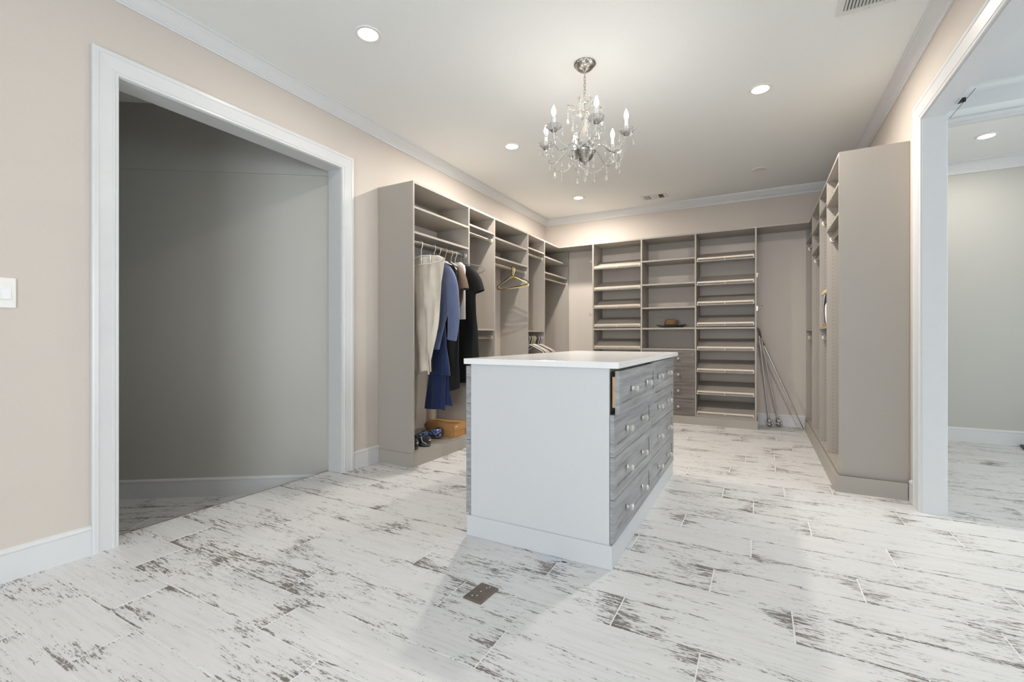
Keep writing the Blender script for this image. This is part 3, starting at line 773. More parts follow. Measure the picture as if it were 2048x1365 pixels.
def hanger(kind, mat, x, y, z, label, group=None, rz=0.0, ry=0.0, sx=1.0):
    me = hanger_mesh(kind).copy(); me.materials.clear(); me.materials.append(M[mat])
    if sx != 1.0:      # narrower frame below the hook
        for v in me.vertices:
            if v.co.z < -0.09: v.co.x *= sx
    o = link('clothes_hanger', me, mat, loc=(x, y, z), rot=(0, ry, rz))
    o['label'] = label; o['category'] = 'hanger'
    if group: o['group'] = group
    return o
RX, RZ = -2.632, 1.938
# three loose hangers in the middle section
g3 = 'hangers in the middle section of the left shelving'
hanger('plastic', 'black', RX, 4.800, RZ, 'black plastic hanger hanging tilted in front of the yellow hanger', g3, 0.10, -0.13)
hanger('plastic', 'yellow', RX, 4.838, RZ, 'bright yellow plastic hanger on the empty rod in the left shelving', g3, 0.05, 0.0)
hanger('plastic', 'white_pl', RX, 4.876, RZ, 'white plastic hanger just behind the yellow one', g3, 0.02, -0.01)
# crowded row on the low rod
cols = ['black', 'white_pl', 'black', 'white_pl', 'yellow', 'white_pl', 'white_pl', 'black', 'black', 'white_pl', 'magenta', 'white_pl']
words = {'black': 'black', 'white_pl': 'white', 'yellow': 'yellow', 'magenta': 'magenta'}
orders = ['nearest', 'second', 'third', 'fourth', 'fifth', 'sixth', 'seventh', 'eighth', 'ninth', 'tenth', 'eleventh', 'farthest']
for i, cname in enumerate(cols):
    hanger('plastic', cname, RX, 5.262+i*0.0355, 1.108, '%s plastic hanger on the low rod behind the island, %s in the row' % (words[cname], orders[i]),
           'hangers crowded on the low rod', 0.16+random.uniform(-0.03, 0.03), random.uniform(-0.04, 0.04))

# ------------------------------------------------------------------ clothes
def interp(tab, z):
    tab = sorted(tab)
    if z <= tab[0][0]: return tab[0][1:]
    for a, b in zip(tab, tab[1:]):
        if z <= b[0]:
            t = (z-a[0])/(b[0]-a[0]); return tuple(p+(q-p)*t for p, q in zip(a[1:], b[1:]))
    return tab[-1][1:]
def body(mb, y, tab, nz=44, n=40, amp=0.010, freq=46, ph=0.0, hem=0.0, tilt=0.0, sharp=0.0):
    """tab rows: z, left dx, right dx, half thickness"""
    z0, z1 = min(r[0] for r in tab), max(r[0] for r in tab); rings = []
    for i in range(nz+1):
        u = i/nz; z = z1+(z0-z1)*u; l, r, t = interp(tab, z); t *= 0.7
        cx, w = (l+r)/2, (r-l)/2; ring = []
        for j in range(n):
            a = 2*PI*j/n; ca, sa = math.cos(a), math.sin(a)
            x = cx+w*math.copysign(abs(ca)**0.75, ca)
            f = amp*min(1, u*2.2)
            yy = t*math.copysign(abs(sa)**0.8, sa) + f*math.sin(x*freq+ph+0.9*math.sin(z*5+ph)) + 0.4*f*math.sin(x*freq*2.1-z*7+ph*2)
            if sharp: yy += sharp*min(1, 0.35+u*2)*(abs(math.sin(x*34+z*3.2+ph))*0.6+abs(math.sin(x*19-z*5.5+ph*2))*0.6-0.6)
            zz = z + (hem*math.sin(x*30+ph)*u**6)
            ring.append((RX+x, y+yy+tilt*u, zz))
        rings.append(ring)
    return mb.loft(rings)
def sleeve(mb, pts, radii, flat=0.55, n=14, inner=False):
    """tube squashed in y; open cuff when inner"""
    C = [Vector((*p, r)) if False else (Vector(p), r) for p, r in zip(pts, radii)]
    P, R2 = [], []
    for i in range(len(C)-1):
        p0, p1, p2, p3 = C[max(0, i-1)], C[i], C[i+1], C[min(len(C)-1, i+2)]
        for q in range(4):
            u = q/4
            h = (-0.5*u+u*u-0.5*u**3, 1-2.5*u*u+1.5*u**3, 0.5*u+2*u*u-1.5*u**3, -0.5*u*u+0.5*u**3)
            P.append(p0[0]*h[0]+p1[0]*h[1]+p2[0]*h[2]+p3[0]*h[3]); R2.append(p0[1]*h[0]+p1[1]*h[1]+p2[1]*h[2]+p3[1]*h[3])
    P.append(C[-1][0]); R2.append(C[-1][1]); radii = R2; rings = []
    for i, p in enumerate(P):
        a = P[max(0, i-1)]; b = P[min(len(P)-1, i+1)]; t = (b-a).normalized()
        sd = t.cross(Vector((0, 1, 0))).normalized()
        rings.append([p+sd*math.cos(2*PI*k/n)*radii[i]+Vector((0, 1, 0))*math.sin(2*PI*k/n)*radii[i]*flat for k in range(n)])
    if inner:
        last = rings[-1]; c = P[-1]
        rings.append([c+(q-c)*0.93 for q in last])
        deep = P[-5]
        rings.append([deep+(q-c)*0.85+(c-deep)*0.2 for q in last])
    return mb.loft(rings)
def garment(name, label, cat, y, mat, top):
    return thing(name, label, cat, (RX, y, top), group='clothes hanging in the left shelving')
GH = 'hangers holding the hanging clothes'
# 1 linen trousers over the near hanger
t = garment('linen_trousers', 'cream linen trousers draped in front of the other clothes', 'trousers', 3.185, 'linen', 1.80)
body(MB(), 3.185, [(1.828, -0.20, 0.165, 0.010), (1.800, -0.232, 0.232, 0.016), (1.75, -0.236, 0.226, 0.022), (1.588, -0.225, 0.204, 0.026), (1.44, -0.215, 0.184, 0.028), (1.174, -0.19, 0.152, 0.030), (0.955, -0.165, 0.100, 0.030), (0.86, -0.13, 0.075, 0.028), (0.792, -0.095, 0.072, 0.024)], amp=0.010, freq=44, ph=0.6, hem=0.020, sharp=0.026, nz=70, n=72).build('fabric_drape', 'linen', t, smooth=70)
MB().loft([[(RX+0.045+0.012*k, 3.160, 0.96-0.17*k*0.5), (RX+0.062+0.012*k, 3.156, 0.96-0.17*k*0.5), (RX+0.062+0.012*k, 3.164, 0.96-0.17*k*0.5), (RX+0.045+0.012*k, 3.168, 0.96-0.17*k*0.5)] for k in (0, 1, 2.1)]).build('waist_tie', 'linen', t)
body(MB(), 3.20, [(0.90, -0.16, -0.02, 0.016), (0.80, -0.15, -0.05, 0.016), (0.785, -0.13, -0.07, 0.012)], nz=10, amp=0.004).build('lining', 'rope', t, smooth=70)
hanger('tubular', 'white_pl', RX, 3.150, RZ, 'white tubular hanger with short struts across the cream linen trousers', GH, 0.0, -0.05)
# 2 chambray hoodie
t = garment('chambray_top', 'slate blue long-sleeved hooded top beside the cream trousers', 'top', 3.335, 'chambray', 1.79)
body(MB(), 3.335, [(1.792, -0.10, 0.115, 0.02), (1.755, -0.16, 0.175, 0.035), (1.71, -0.21, 0.215, 0.04), (1.60, -0.20, 0.200, 0.045), (1.39, -0.19, 0.168, 0.05), (1.20, -0.16, 0.110, 0.045), (0.995, -0.12, 0.064, 0.03)], amp=0.010, freq=38, ph=2.0).build('torso', 'chambray', t, smooth=70)
sleeve(MB(), [(RX+0.075, 3.333, 1.765), (RX+0.140, 3.331, 1.725), (RX+0.190, 3.328, 1.66), (RX+0.218, 3.324, 1.55), (RX+0.230, 3.318, 1.42), (RX+0.238, 3.315, 1.30), (RX+0.228, 3.315, 1.16), (RX+0.217, 3.315, 1.083)], [0.022, 0.038, 0.050, 0.058, 0.060, 0.060, 0.052, 0.047], 0.62, 18, True).build('sleeve', 'chambray', t, smooth=70)
sleeve(MB(), [(RX-0.185, 3.335, 1.715), (RX-0.215, 3.33, 1.60), (RX-0.222, 3.33, 1.30), (RX-0.20, 3.33, 1.10)], [0.052, 0.058, 0.056, 0.046], 0.6, 14, True).build('sleeve', 'chambray', t, smooth=70)
body(MB(), 3.318, [(1.812, -0.03, 0.09, 0.022), (1.785, -0.06, 0.130, 0.040), (1.745, -0.05, 0.125, 0.045), (1.715, -0.02, 0.09, 0.03)], nz=12, amp=0.004, freq=60).build('hood', 'chambray', t, smooth=70)
MB().tube([(RX+0.03, 3.283, 1.545), (RX+0.055, 3.281, 1.552), (RX+0.10, 3.283, 1.550)], 0.002, 6).build('chest_pocket_trim', 'black_cloth', t)
MB().tube([(RX+0.048, 3.283, 1.55), (RX+0.038, 3.280, 1.525)], 0.0018, 6).build('chest_pocket_trim', 'black_cloth', t)
hanger('wire', 'white_pl', RX, 3.335, RZ, 'slim white hanger inside the slate blue hooded top', GH)
# 3 navy tiered dress
t = garment('navy_dress', 'navy blue two-tier dress hanging lowest among the clothes', 'dress', 3.42, 'navy', 1.70)
body(MB(), 3.415, [(1.72, -0.07, 0.06, 0.02), (1.50, -0.09, 0.075, 0.03), (1.27, -0.105, 0.066, 0.035), (1.0, -0.11, 0.094, 0.04), (0.760, -0.13, 0.124, 0.045)], amp=0.010, freq=52, ph=1.0, hem=0.006).build('upper_tier', 'navy', t, smooth=70)
body(MB(), 3.430, [(0.86, -0.125, 0.075, 0.022), (0.60, -0.155, 0.062, 0.026), (0.430, -0.180, 0.060, 0.03)], nz=20, amp=0.008, freq=55, ph=2.0, hem=0.004).build('lower_tier', 'navy', t, smooth=70)
body(MB(), 3.462, [(0.86, -0.12, 0.07, 0.010), (0.60, -0.17, 0.085, 0.011), (0.465, -0.195, 0.108, 0.012)], nz=20, amp=0.008, freq=75, ph=0.4, hem=0.006).build('under_layer', 'navy', t, smooth=70)
hanger('wire', 'chrome', RX, 3.415, RZ, 'slim chrome hanger between the slate blue top and the cream wooden hanger', GH, sx=0.4)
# 4 black long garment on cream wooden hanger
t = garment('black_coat', 'long black garment on a cream wooden hanger between navy dress and brown shirt', 'coat', 3.515, 'black_cloth', 1.80)
body(MB(), 3.515, [(1.800, -0.09, 0.085, 0.02), (1.765, -0.17, 0.125, 0.03), (1.70, -0.205, 0.145, 0.036), (1.45, -0.20, 0.142, 0.04), (1.0, -0.20, 0.150, 0.045), (0.70, -0.19, 0.155, 0.045), (0.615, -0.175, 0.15, 0.04)], amp=0.012, freq=36, ph=3.0, hem=0.014).build('torso', 'black_cloth', t, smooth=70)
body(MB(), 3.49, [(1.815, 0.0, 0.085, 0.016), (1.765, 0.0, 0.125, 0.022), (1.70, 0.05, 0.148, 0.02), (1.63, 0.10, 0.140, 0.014)], nz=12, amp=0.008, freq=110).build('ruffle_collar', 'black_cloth', t, smooth=70)
hanger('wood', 'wood_hanger', RX, 3.505, RZ, 'cream wooden hanger holding the long black garment', GH, sx=0.68)
# 5 brown short-sleeved shirt
t = garment('brown_shirt', 'brown short-sleeved shirt with an open round cuff', 'shirt', 3.60, 'brown_cloth', 1.80)
body(MB(), 3.60, [(1.80, -0.09, 0.08, 0.02), (1.765, -0.16, 0.135, 0.03), (1.70, -0.19, 0.155, 0.034), (1.50, -0.18, 0.140, 0.036), (1.40, -0.17, 0.105, 0.034)], nz=26, amp=0.008, freq=42, ph=4.0).build('torso', 'brown_cloth', t, smooth=70)
sleeve(MB(), [(RX+0.085, 3.595, 1.785), (RX+0.120, 3.580, 1.73), (RX+0.146, 3.568, 1.65), (RX+0.163, 3.560, 1.562)], [0.018, 0.040, 0.056, 0.067], 0.8, 20, True).build('sleeve', 'brown_cloth', t, smooth=70)
sleeve(MB(), [(RX-0.155, 3.60, 1.765), (RX-0.20, 3.60, 1.66), (RX-0.215, 3.60, 1.57)], [0.03, 0.05, 0.06], 0.6, 14, True).build('sleeve', 'brown_cloth', t, smooth=70)
hanger('wire', 'white_pl', RX, 3.60, RZ, 'slim white hanger under the brown short-sleeved shirt', GH, sx=0.66)
# 6 white top
t = garment('white_top', 'white sleeveless top showing below the brown shirt', 'top', 3.665, 'white_cloth', 1.82)
body(MB(), 3.665, [(1.842, 0.0, 0.075, 0.02), (1.81, -0.05, 0.115, 0.03), (1.77, -0.12, 0.125, 0.03), (1.60, -0.15, 0.122, 0.028), (1.40, -0.15, 0.123, 0.022), (1.285, -0.15, 0.124, 0.018)], nz=30, amp=0.004, freq=34, ph=1.5).build('torso', 'white_cloth', t, smooth=70)
hanger('wire', 'white_pl', RX, 3.668, RZ, 'slim white hanger inside the white sleeveless top', GH, sx=0.55)
# 7 black dress
t = garment('black_dress', 'black short-sleeved dress hanging farthest along the rod', 'dress', 3.745, 'black_cloth', 1.81)
body(MB(), 3.745, [(1.818, -0.12, 0.115, 0.014), (1.790, -0.18, 0.165, 0.026), (1.745, -0.22, 0.205, 0.032), (1.62, -0.20, 0.195, 0.036), (1.50, -0.20, 0.188, 0.038), (1.18, -0.21, 0.213, 0.04), (0.92, -0.22, 0.220, 0.042), (0.66, -0.20, 0.215, 0.042)], amp=0.012, freq=40, ph=5.0, hem=0.012).build('torso', 'black_cloth', t, smooth=70)
sleeve(MB(), [(RX+0.10, 3.742, 1.785), (RX+0.165, 3.735, 1.735), (RX+0.215, 3.727, 1.65), (RX+0.248, 3.72, 1.550)], [0.020, 0.042, 0.056, 0.060], 0.6, 18, True).build('sleeve', 'black_cloth', t, smooth=70)
sleeve(MB(), [(RX-0.19, 3.745, 1.755), (RX-0.24, 3.745, 1.66), (RX-0.27, 3.745, 1.55)], [0.034, 0.05, 0.058], 0.6, 14, True).build('sleeve', 'black_cloth', t, smooth=70)
hanger('wire', 'grey_pl', RX, 3.75, RZ, 'thin grey hanger inside the black short-sleeved dress', GH, sx=0.8)
hanger('plastic', 'grey_pl', RX, 3.800, RZ, 'grey tubular hanger poking out past the black dress sleeve', GH, 0.10, -0.22, sx=1.0)

# ------------------------------------------------------------------ shoebox, shoes
SZ = ZB+TH*0.5
t = thing('shoe_box', 'tan cardboard shoe box with lid on the closet floor below the dresses', 'box', (-2.80, 3.73, SZ))
MB().box(-2.962, -2.621, 3.643, 3.829, SZ, SZ+0.085).build('box_base', 'cardboard', t, bevel=0.001)
MB().box(-2.969, -2.613, 3.635, 3.836, SZ+0.070, SZ+0.134).build('lid', 'cardboard', t, bevel=0.001)
mk = MB(); x = -2.86
for i, wd in enumerate((0.010, 0.014, 0.012, 0.016, 0.009, 0.013, 0.011)):
    mk.box(x, x+wd, 3.725+0.002*(i % 2), 3.741, SZ+0.1345, SZ+0.135); x += wd+0.007
mk.build('lid_print', 'print_white', t)
MB().box(-2.6129, -2.6124, 3.645, 3.680, SZ+0.105, SZ+0.113).build('lid_print', 'print_white', t)
def shoe(name, label, x, y, rot, upper, sole, L=0.265, W=0.092, H=0.095, trim=None):
    t = thing(name, label, 'shoe', (x, y, SZ), rot, 'shoes on the closet floor', local=True)
    # heel at x=0, toe at x=-L
    rings = []; n = 18
    for i in range(15):
        u = i/14; wdt = W/2*(0.72+0.5*math.sin(PI*min(1, u*1.15))*0.6)*(1 if u < 0.82 else math.sqrt(max(0.02, 1-((u-0.82)/0.18)**2)))
        if u < 0.08: wdt *= math.sqrt(max(0.15, 1-((0.08-u)/0.08)**2))
        rings.append([(-u*L, wdt*math.cos(2*PI*k/n), 0.004+0.012+0.012*math.copysign(abs(math.sin(2*PI*k/n))**0.5, math.sin(2*PI*k/n))+(0.012*max(0, u-0.75)*4*0.25)) for k in range(n)])
    q = MB().loft(rings).build('sole', sole, None, smooth=50); q.parent = t
    rings = []
    for i in range(15):
        u = i/14
        h = H*(1.0 if u < 0.25 else 1-0.55*min(1, (u-0.25)/0.45)) * (1 if u < 0.9 else 0.75)
        wdt = W/2*(0.70+0.28*math.sin(PI*min(1, u*1.15)))*(1 if u < 0.85 else math.sqrt(max(0.05, 1-((u-0.85)/0.16)**2)))
        if i == 0: wdt *= 0.72; h *= 0.93
        ring = []
        for k in range(n):
            a = 2*PI*k/n; s = math.sin(a)
            z = 0.022+(h-0.022)*(0.5+0.5*math.copysign(abs(s)**0.55, s)); cc = math.cos(a)
            ring.append((-u*L*0.985-0.004, wdt*math.copysign(abs(cc)**0.6, cc)*(1-0.22*max(0, s)), z))
        rings.append(ring)
    q = MB().loft(rings).build('upper', upper, None, smooth=60); q.parent = t
    q = MB().lathe([(0.5, 0), (0.42, -0.012), (0.2, -0.016)], (0, 0, 0), 16)
    q.v = [(-0.040+a*0.056, b*W*0.48, H+0.0006+c*0.4) for a, b, c in q.v]
    q = q.build('opening', 'dark', None, smooth=50); q.parent = t  # dark disc gives the shoe's inside its shade by colour
    if trim:
        m = MB()
        for s in (-1, 1):
            m.tube([(-0.012, s*W*0.33, 0.03), (-0.05, s*W*0.44, 0.045), (-0.07, s*W*0.40, H*0.9)], 0.0032, 6)
        m.tube([(0.001, -0.012, H*0.62), (0.002, 0.012, H*0.62)], 0.003, 6)
        q = m.build('piping', trim, None); q.parent = t
    return t
shoe('sneaker', 'black sneaker nearest the left closet panel', -2.628, 3.100, 0.06, 'shoe_black', 'rubber', trim='white_pl')
shoe('sneaker', 'black sneaker with grey sole between its pair and the blue shoe', -2.606, 3.243, -0.05, 'shoe_black', 'rubber', trim='white_pl')
shoe('slip_on_shoe', 'blue and white patterned slip-on shoe in front of the tan box', -2.72, 3.545, -0.15, 'shoe_blue', 'outlet', 0.235, 0.105, 0.098)
shoe('slip_on_shoe', 'blue and white patterned slip-on shoe tucked behind the black sneakers', -2.765, 3.405, -0.05, 'shoe_blue', 'outlet', 0.215, 0.09, 0.092)

# ------------------------------------------------------------------ hat
t = thing('straw_hat', 'brown straw sun hat with a black band on the back shelf', 'hat', (-1.034, 6.37, 1.239))
hx, hy, hz = -1.034, 6.37, 1.239
rings = []; n = 48
for r, z in ((0.088, 0.012), (0.12, 0.010), (0.16, 0.014), (0.186, 0.026), (0.191, 0.030), (0.186, 0.022), (0.16, 0.009), (0.12, 0.004), (0.086, 0.004)):
    rings.append([(hx+r*math.cos(2*PI*k/n), hy+r*0.95*math.sin(2*PI*k/n), hz+max(0.0005, z+0.012*(r-0.09)/0.1*math.cos(4*PI*k/n+0.3)*(1 if r > 0.1 else 0))) for k in range(n)])
MB().loft(rings[:3]+rings[6:]+[rings[0]], caps=False).build('brim', 'straw', t, smooth=60)
MB().loft(rings[2:7]+[rings[2]], caps=False).build('brim_border', 'band_black', t, smooth=60)
MB().lathe([(0.0905, 0.004), (0.090, 0.05), (0.086, 0.085), (0.074, 0.106), (0.05, 0.114), (0.02, 0.110), (0.001, 0.108)], (hx, hy, hz), 36).build('crown', 'straw', t, smooth=60)
MB().lathe([(0.091, 0.010), (0.0940, 0.011), (0.0925, 0.042), (0.0905, 0.042)], (hx, hy, hz), 36, caps=False).build('hat_band', 'band_black', t, smooth=60)
eb = []
for k in range(n+1):
    a = 2*PI*k/n; eb.append((hx+0.191*math.cos(a), hy+0.191*0.95*math.sin(a), hz+max(0.004, 0.029+0.012*math.cos(4*PI*k/n+0.3))))
MB().tube(eb[:-1], 0.0042, 6, closed=True).build('brim_edge', 'band_black', t, smooth=60)

# ------------------------------------------------------------------ curtain rods leaning in the corner
def lean_rod(label, top, bot, r, finial=True):
    a, b = Vector(top), Vector(bot)
    t = thing('curtain_rod', label, 'curtain rod', tuple(bot), group='curtain rods leaning in the back corner')
    d = (a-b).normalized()
    b2 = b + d*(0.11 if finial else 0.0)
    MB().tube([b2, a], r, 12).build('pole', 'steel_rod', t, smooth=40)
    if finial:
        m = MB().tube([b+d*u for u in (0.006, 0.02, 0.035, 0.05, 0.075, 0.09, 0.10, 0.115)], [0.008, 0.026, 0.031, 0.024, 0.030, 0.018, 0.014, 0.013], 14)
        m.build('finial', 'antique_silver', t, smooth=40)
        rnd = random.Random(len(label)); m = MB()
        for k in range(9):
            aa = 2*PI*k/9; c = b+d*(0.045+0.05*(k % 3)/2)
            m.sphere((c.x+0.030*math.cos(aa), c.y+0.030*math.sin(aa), c.z+0.008*math.sin(3*aa)), 0.010, 6, 4)
        m.build('finial_leaf', 'antique_silver', t, smooth=40)
        m = MB(); rings = []
        for i in range(7):
            u = i/6; rr = 0.030+0.018*math.sin(PI*u)
            c = b+d*(0.004+0.11*u)
            rings.append([(c.x+rr*(1+0.25*math.sin(5*q+i))*math.cos(q), c.y+rr*(1+0.2*math.cos(4*q+i*2))*math.sin(q), max(0.0015, c.z-0.01+0.006*math.sin(7*q))) for q in [2*PI*k/16 for k in range(16)]])
        m.loft(rings, caps=False).build('plastic_wrap', 'wrap', t, smooth=60)
    if finial:
        m = MB()
        for u in (0.118, 0.134, 0.150): m.tube([a-d*u, a-d*(u+0.004), a-d*(u+0.010), a-d*(u+0.013)], [0.011, 0.0165, 0.0165, 0.011], 14)
        m.build('collar', 'steel_rod', t, smooth=40)
    m = MB().tube([a-d*0.10, a], r*1.03, 12); m.build('tip', 'outlet', t, smooth=40)
    return t
lean_rod('steel curtain rod with ornate finial leaning nearest the back shoe shelving', (-0.008, 6.335, 1.225), (0.118, 6.455, 0.0), 0.009)
lean_rod('steel curtain rod with ornate finial between the two other leaning rods', (0.006, 6.365, 1.20), (0.222, 6.535, 0.0), 0.009)
lean_rod('long bare steel curtain rod slanting widest across the white corner wall', (0.020, 6.40, 1.10), (0.462, 6.450, 0.009), 0.0105, False)

# ------------------------------------------------------------------ striped tote on the right shelving
t = thing('striped_tote', 'navy and white striped tote with rope handle on the right shelf', 'bag', (0.655, 5.045, 1.203))
rings = []
for i in range(12):
    u = i/11; z = 1.2055+0.30*u; hw = 0.150+0.012*math.sin(PI*u); ht = 0.148-0.03*u**1.5
    rings.append([(0.676+hw*math.copysign(abs(math.cos(a))**0.4, math.cos(a)), 5.045+ht*math.copysign(abs(math.sin(a))**0.5, math.sin(a)), z) for a in [2*PI*k/24 for k in range(24)]])
MB().loft(rings[1:]).build('bag_body', 'stripe', t, smooth=60)
MB().loft(rings[:2]).build('bag_bottom', 'cardboard', t, smooth=60)
for dy in (0.095, -0.095):
    MB().tube([(0.526+0.10*(1-math.cos(a)), 5.045+dy+0.03*math.sin(a), 1.503+0.065*math.sin(a)-0.0) for a in [PI*k/12 for k in range(13)]], 0.011, 8).build('rope_handle', 'rope', t, smooth=60)

# ------------------------------------------------------------------ dark mat in the next room
o = MB().loft([[(x, y, 0.0) for x, y in ((2.335, 6.535), (2.285, 6.315), (2.95, 6.20), (3.0, 6.53))], [(x, y, 0.016) for x, y in ((2.335, 6.535), (2.285, 6.315), (2.95, 6.20), (3.0, 6.53))], [(x, y, 0.020) for x, y in ((2.345, 6.525), (2.297, 6.325), (2.945, 6.212), (2.99, 6.52))]]).build('floor_mat', 'mat_black')
o['label'] = 'dark rubber mat on the floor of the next room, at the right picture edge'; o['category'] = 'mat'

# ------------------------------------------------------------------ chandelier
CX, CY = -1.048, 2.971
ch = thing('chandelier', 'crystal chandelier with six lit candle bulbs hanging above the island', 'chandelier', (CX, CY, ZC))
def L(mb, name, mat, smooth=40, parent=None): return mb.build(name, mat, parent or ch, smooth=smooth)
L(MB().lathe([(0.074, 0.0), (0.075, -0.006), (0.070, -0.012), (0.066, -0.013), (0.058, -0.028), (0.040, -0.044), (0.018, -0.052), (0.008, -0.058), (0.006, -0.066), (0.001, -0.067)], (CX, CY, ZC), 36), 'canopy', 'antique_silver')
# chain links
z = ZC-0.066
for i in range(8):
    m = MB(); h = 0.0165; pts = []
    for k in range(16):
        a = 2*PI*k/16; s, c = math.sin(a), math.cos(a)
        u, vv = 0.0068*c, (h*0.62*math.copysign(1, s) if abs(s) > 0.01 else 0)+0.0068*s
        pts.append((CX+(u if i % 2 else 0), CY+(0 if i % 2 else u), z-h+vv))
    L(m.tube(pts, 0.0019, 6, closed=True), 'chain_link', 'nickel')
    z -= 0.0215
zt = z   # about 2.74
L(MB().tube([(CX, CY, zt+0.012), (CX, CY, 2.33)], 0.005, 8), 'stem', 'chrome')
L(MB().lathe([(0.006, 0.0), (0.028, 0.006), (0.048, 0.020), (0.052, 0.028), (0.046, 0.024), (0.026, 0.012), (0.006, 0.006)], (CX, CY, zt-0.025), 24, caps=False), 'top_dish', 'cut_glass')
L(MB().lathe([(0.016, 0), (0.013, -0.01), (0.006, -0.016)], (CX, CY, zt-0.025), 16), 'top_cap', 'antique_silver')
L(MB().lathe([(0.012, 2.615), (0.024, 2.608), (0.020, 2.585), (0.020, 2.57), (0.034, 2.54), (0.050, 2.495), (0.052, 2.465), (0.040, 2.435), (0.022, 2.42), (0.010, 2.418)], (CX, CY, 0), 18), 'glass_vase', 'cut_glass', False)
L(MB().lathe([(0.010, 2.418), (0.038, 2.410), (0.042, 2.400), (0.028, 2.390), (0.022, 2.370), (0.012, 2.366)], (CX, CY, 0), 20), 'glass_collar', 'cut_glass', 30)
L(MB().lathe([(0.020, 2.388), (0.064, 2.386), (0.074, 2.380), (0.073, 2.372), (0.068, 2.366), (0.062, 2.350), (0.050, 2.332), (0.034, 2.316), (0.016, 2.307), (0.007, 2.303), (0.010, 2.295), (0.004, 2.284), (0.001, 2.283)], (CX, CY, 0), 32), 'bowl', 'antique_silver')
view = math.atan2(-CY, -CX)       # direction from chandelier to the camera
def pos(az, r, zz): return (CX+r*math.cos(az), CY+r*math.sin(az), zz)
def bez(p0, p1, p2, p3, n):
    out = []
    for i in range(n+1):
        t_ = i/n; a, b, c, d = (1-t_)**3, 3*t_*(1-t_)**2, 3*t_*t_*(1-t_), t_**3
        out.append(tuple(a*p0[k]+b*p1[k]+c*p2[k]+d*p3[k] for k in range(3)))
    return out
def beads(mb, pts, r=0.0052):
    for p in pts: mb.sphere(p, r, 6, 4)
    return mb
def pendant(p, s, parent=None):
    """teardrop crystal hanging from p"""
    m = MB().lathe([(0.0006, 0), (0.0022*s, -0.006*s), (0.0050*s, -0.016*s), (0.0088*s, -0.027*s), (0.0095*s, -0.033*s), (0.0075*s, -0.040*s), (0.0035*s, -0.0445*s), (0.0006, -0.046*s)], p, 8)
    return m.build('crystal_pendant', 'bead', parent or ch, smooth=False)
def strand(p, n, s, step=0.0125, parent=None):
    beads(MB(), [(p[0], p[1], p[2]-step*(i+0.5)) for i in range(n)], 0.0048).build('bead_strand', 'bead', parent or ch, smooth=50)
    pendant((p[0], p[1], p[2]-step*n), s, parent)
RA, ZD = 0.280, 2.452
azs = [view+math.radians(15+60*i) for i in range(6)]
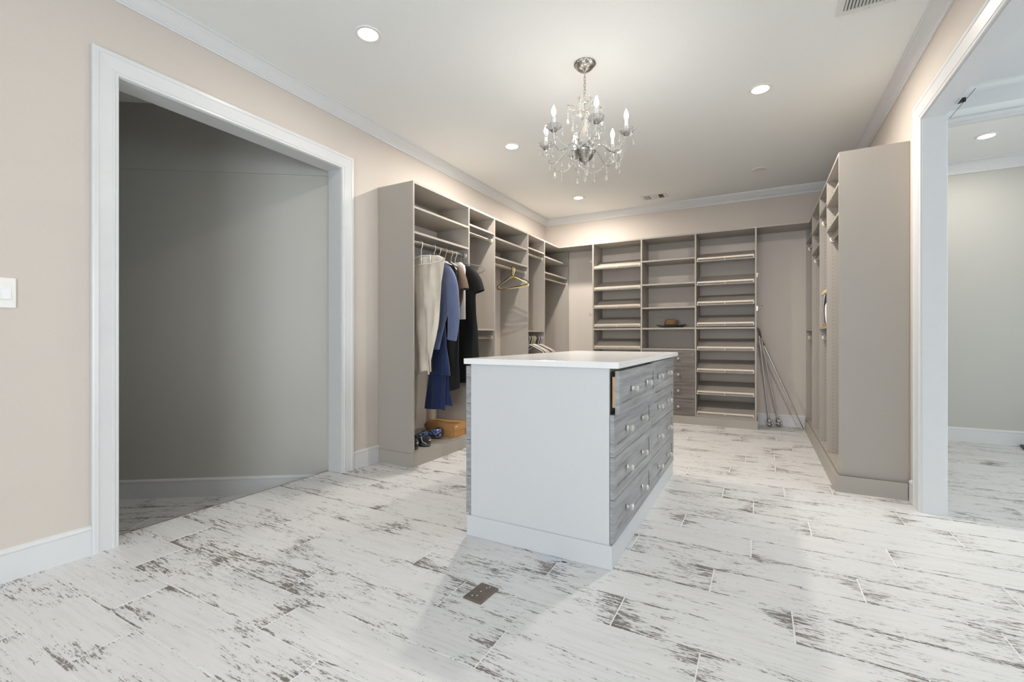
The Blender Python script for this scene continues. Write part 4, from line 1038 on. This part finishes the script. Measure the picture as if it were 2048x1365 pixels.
for i, az in enumerate(azs):
    pts = bez(pos(az, 0.050, 2.372), pos(az, 0.11, 2.45), pos(az, 0.13, 2.40), pos(az, 0.185, 2.352), 10) + bez(pos(az, 0.185, 2.352), pos(az, 0.23, 2.315), pos(az, 0.280, 2.335), pos(az, RA, ZD-0.012), 10)[1:]
    arm = L(MB().tube(pts, 0.0055, 8), 'arm', 'chrome')
    c = pos(az, RA, ZD)
    L(MB().lathe([(0.006, -0.018), (0.019, -0.010), (0.022, -0.004), (0.010, 0.0)], c, 20), 'drip_cup', 'antique_silver')
    n = 48; prof = [(0.008, 0.0), (0.030, 0.003), (0.046, 0.014), (0.053, 0.026), (0.050, 0.026), (0.042, 0.017), (0.028, 0.008), (0.008, 0.005)]
    rings = [[(c[0]+r*(1+0.05*math.cos(16*2*PI*k/n)*(r > 0.02))*math.cos(2*PI*k/n), c[1]+r*(1+0.05*math.cos(16*2*PI*k/n)*(r > 0.02))*math.sin(2*PI*k/n), c[2]+zz) for k in range(n)] for r, zz in prof]
    L(MB().loft(rings, caps=False), 'glass_dish', 'cut_glass', False)
    L(MB().lathe([(0.0105, 0.004), (0.0105, 0.088), (0.008, 0.090)], c, 16), 'candle_sleeve', 'white_pl')
    L(MB().lathe([(0.007, 0.090), (0.010, 0.097), (0.0145, 0.110), (0.0150, 0.118), (0.0125, 0.132), (0.007, 0.148), (0.002, 0.160), (0.0005, 0.162)], c, 12), 'candle_bulb', 'bulb', 60)
    # pendants round the dish
    for k in range(4):
        a = az+PI/4+k*PI/2
        q = (c[0]+0.052*math.cos(a), c[1]+0.052*math.sin(a), c[2]+0.022)
        if k % 2 == 0: strand(q, 4, 1.0)
        else: strand(q, 2, 0.85)
    # long strand under the arm's dip with a large drop
    strand(pos(az, 0.215, 2.336), 5, 1.15)
    # swag to the next dish
    a2 = azs[(i+1) % 6]; p0, p1 = pos(az, RA, ZD-0.014), pos(a2, RA, ZD-0.014)
    sw = []
    for k in range(1, 25):
        u = k/25; x, y = p0[0]+(p1[0]-p0[0])*u, p0[1]+(p1[1]-p0[1])*u
        sw.append((x, y, p0[2]-0.125*(1-(2*u-1)**2)))
    beads(MB(), sw, 0.0055).build('bead_swag', 'bead', ch, smooth=50)
    strand((sw[11][0], sw[11][1], sw[11][2]-0.004), 3, 0.8)
    # upper tier: small curled arm with a flower tip, bead chain and drop
    au = az+math.radians(30)
    up = bez(pos(au, 0.006, 2.66), pos(au, 0.06, 2.62), pos(au, 0.06, 2.72), pos(au, 0.118, 2.685), 10)
    L(MB().tube(up, 0.0022, 6), 'upper_arm', 'nickel')
    tip = pos(au, 0.118, 2.685); fl = MB()
    for k in range(6):
        a = 2*PI*k/6
        fl.tube([tip, (tip[0]+0.010*math.cos(a), tip[1]+0.010*math.sin(a), tip[2]+0.006)], [0.003, 0.0006], 5)
    L(fl, 'flower_tip', 'antique_silver')
    strand((tip[0], tip[1], tip[2]-0.004), 6, 1.1)
    # chain from the upper tip back to the stem dish and out to the vase
    p1 = pos(au, 0.045, 2.705)
    beads(MB(), [(tip[0]+(p1[0]-tip[0])*u, tip[1]+(p1[1]-tip[1])*u, tip[2]+(p1[2]-tip[2])*u-0.040*(1-(2*u-1)**2)) for u in [k/9 for k in range(1, 9)]], 0.0052).build('bead_swag', 'bead', ch, smooth=50)
    # scroll bracket from arm to vase
    sc_ = bez(pos(az, 0.055, 2.52), pos(az, 0.12, 2.50), pos(az, 0.11, 2.40), pos(az, 0.070, 2.405), 10)
    L(MB().tube(sc_, 0.0024, 6), 'scroll', 'chrome')
    strand(pos(az, 0.075, 2.560-0.02), 4, 1.15)
for k in range(5):
    a = 2*PI*k/5+0.4
    q = pos(a, 0.055, 2.345); strand(q, 3+(k % 3)*1, 1.1)
strand((CX, CY, 2.283), 4, 1.45)
strand((CX+0.02, CY-0.025, 2.30), 4, 1.25)
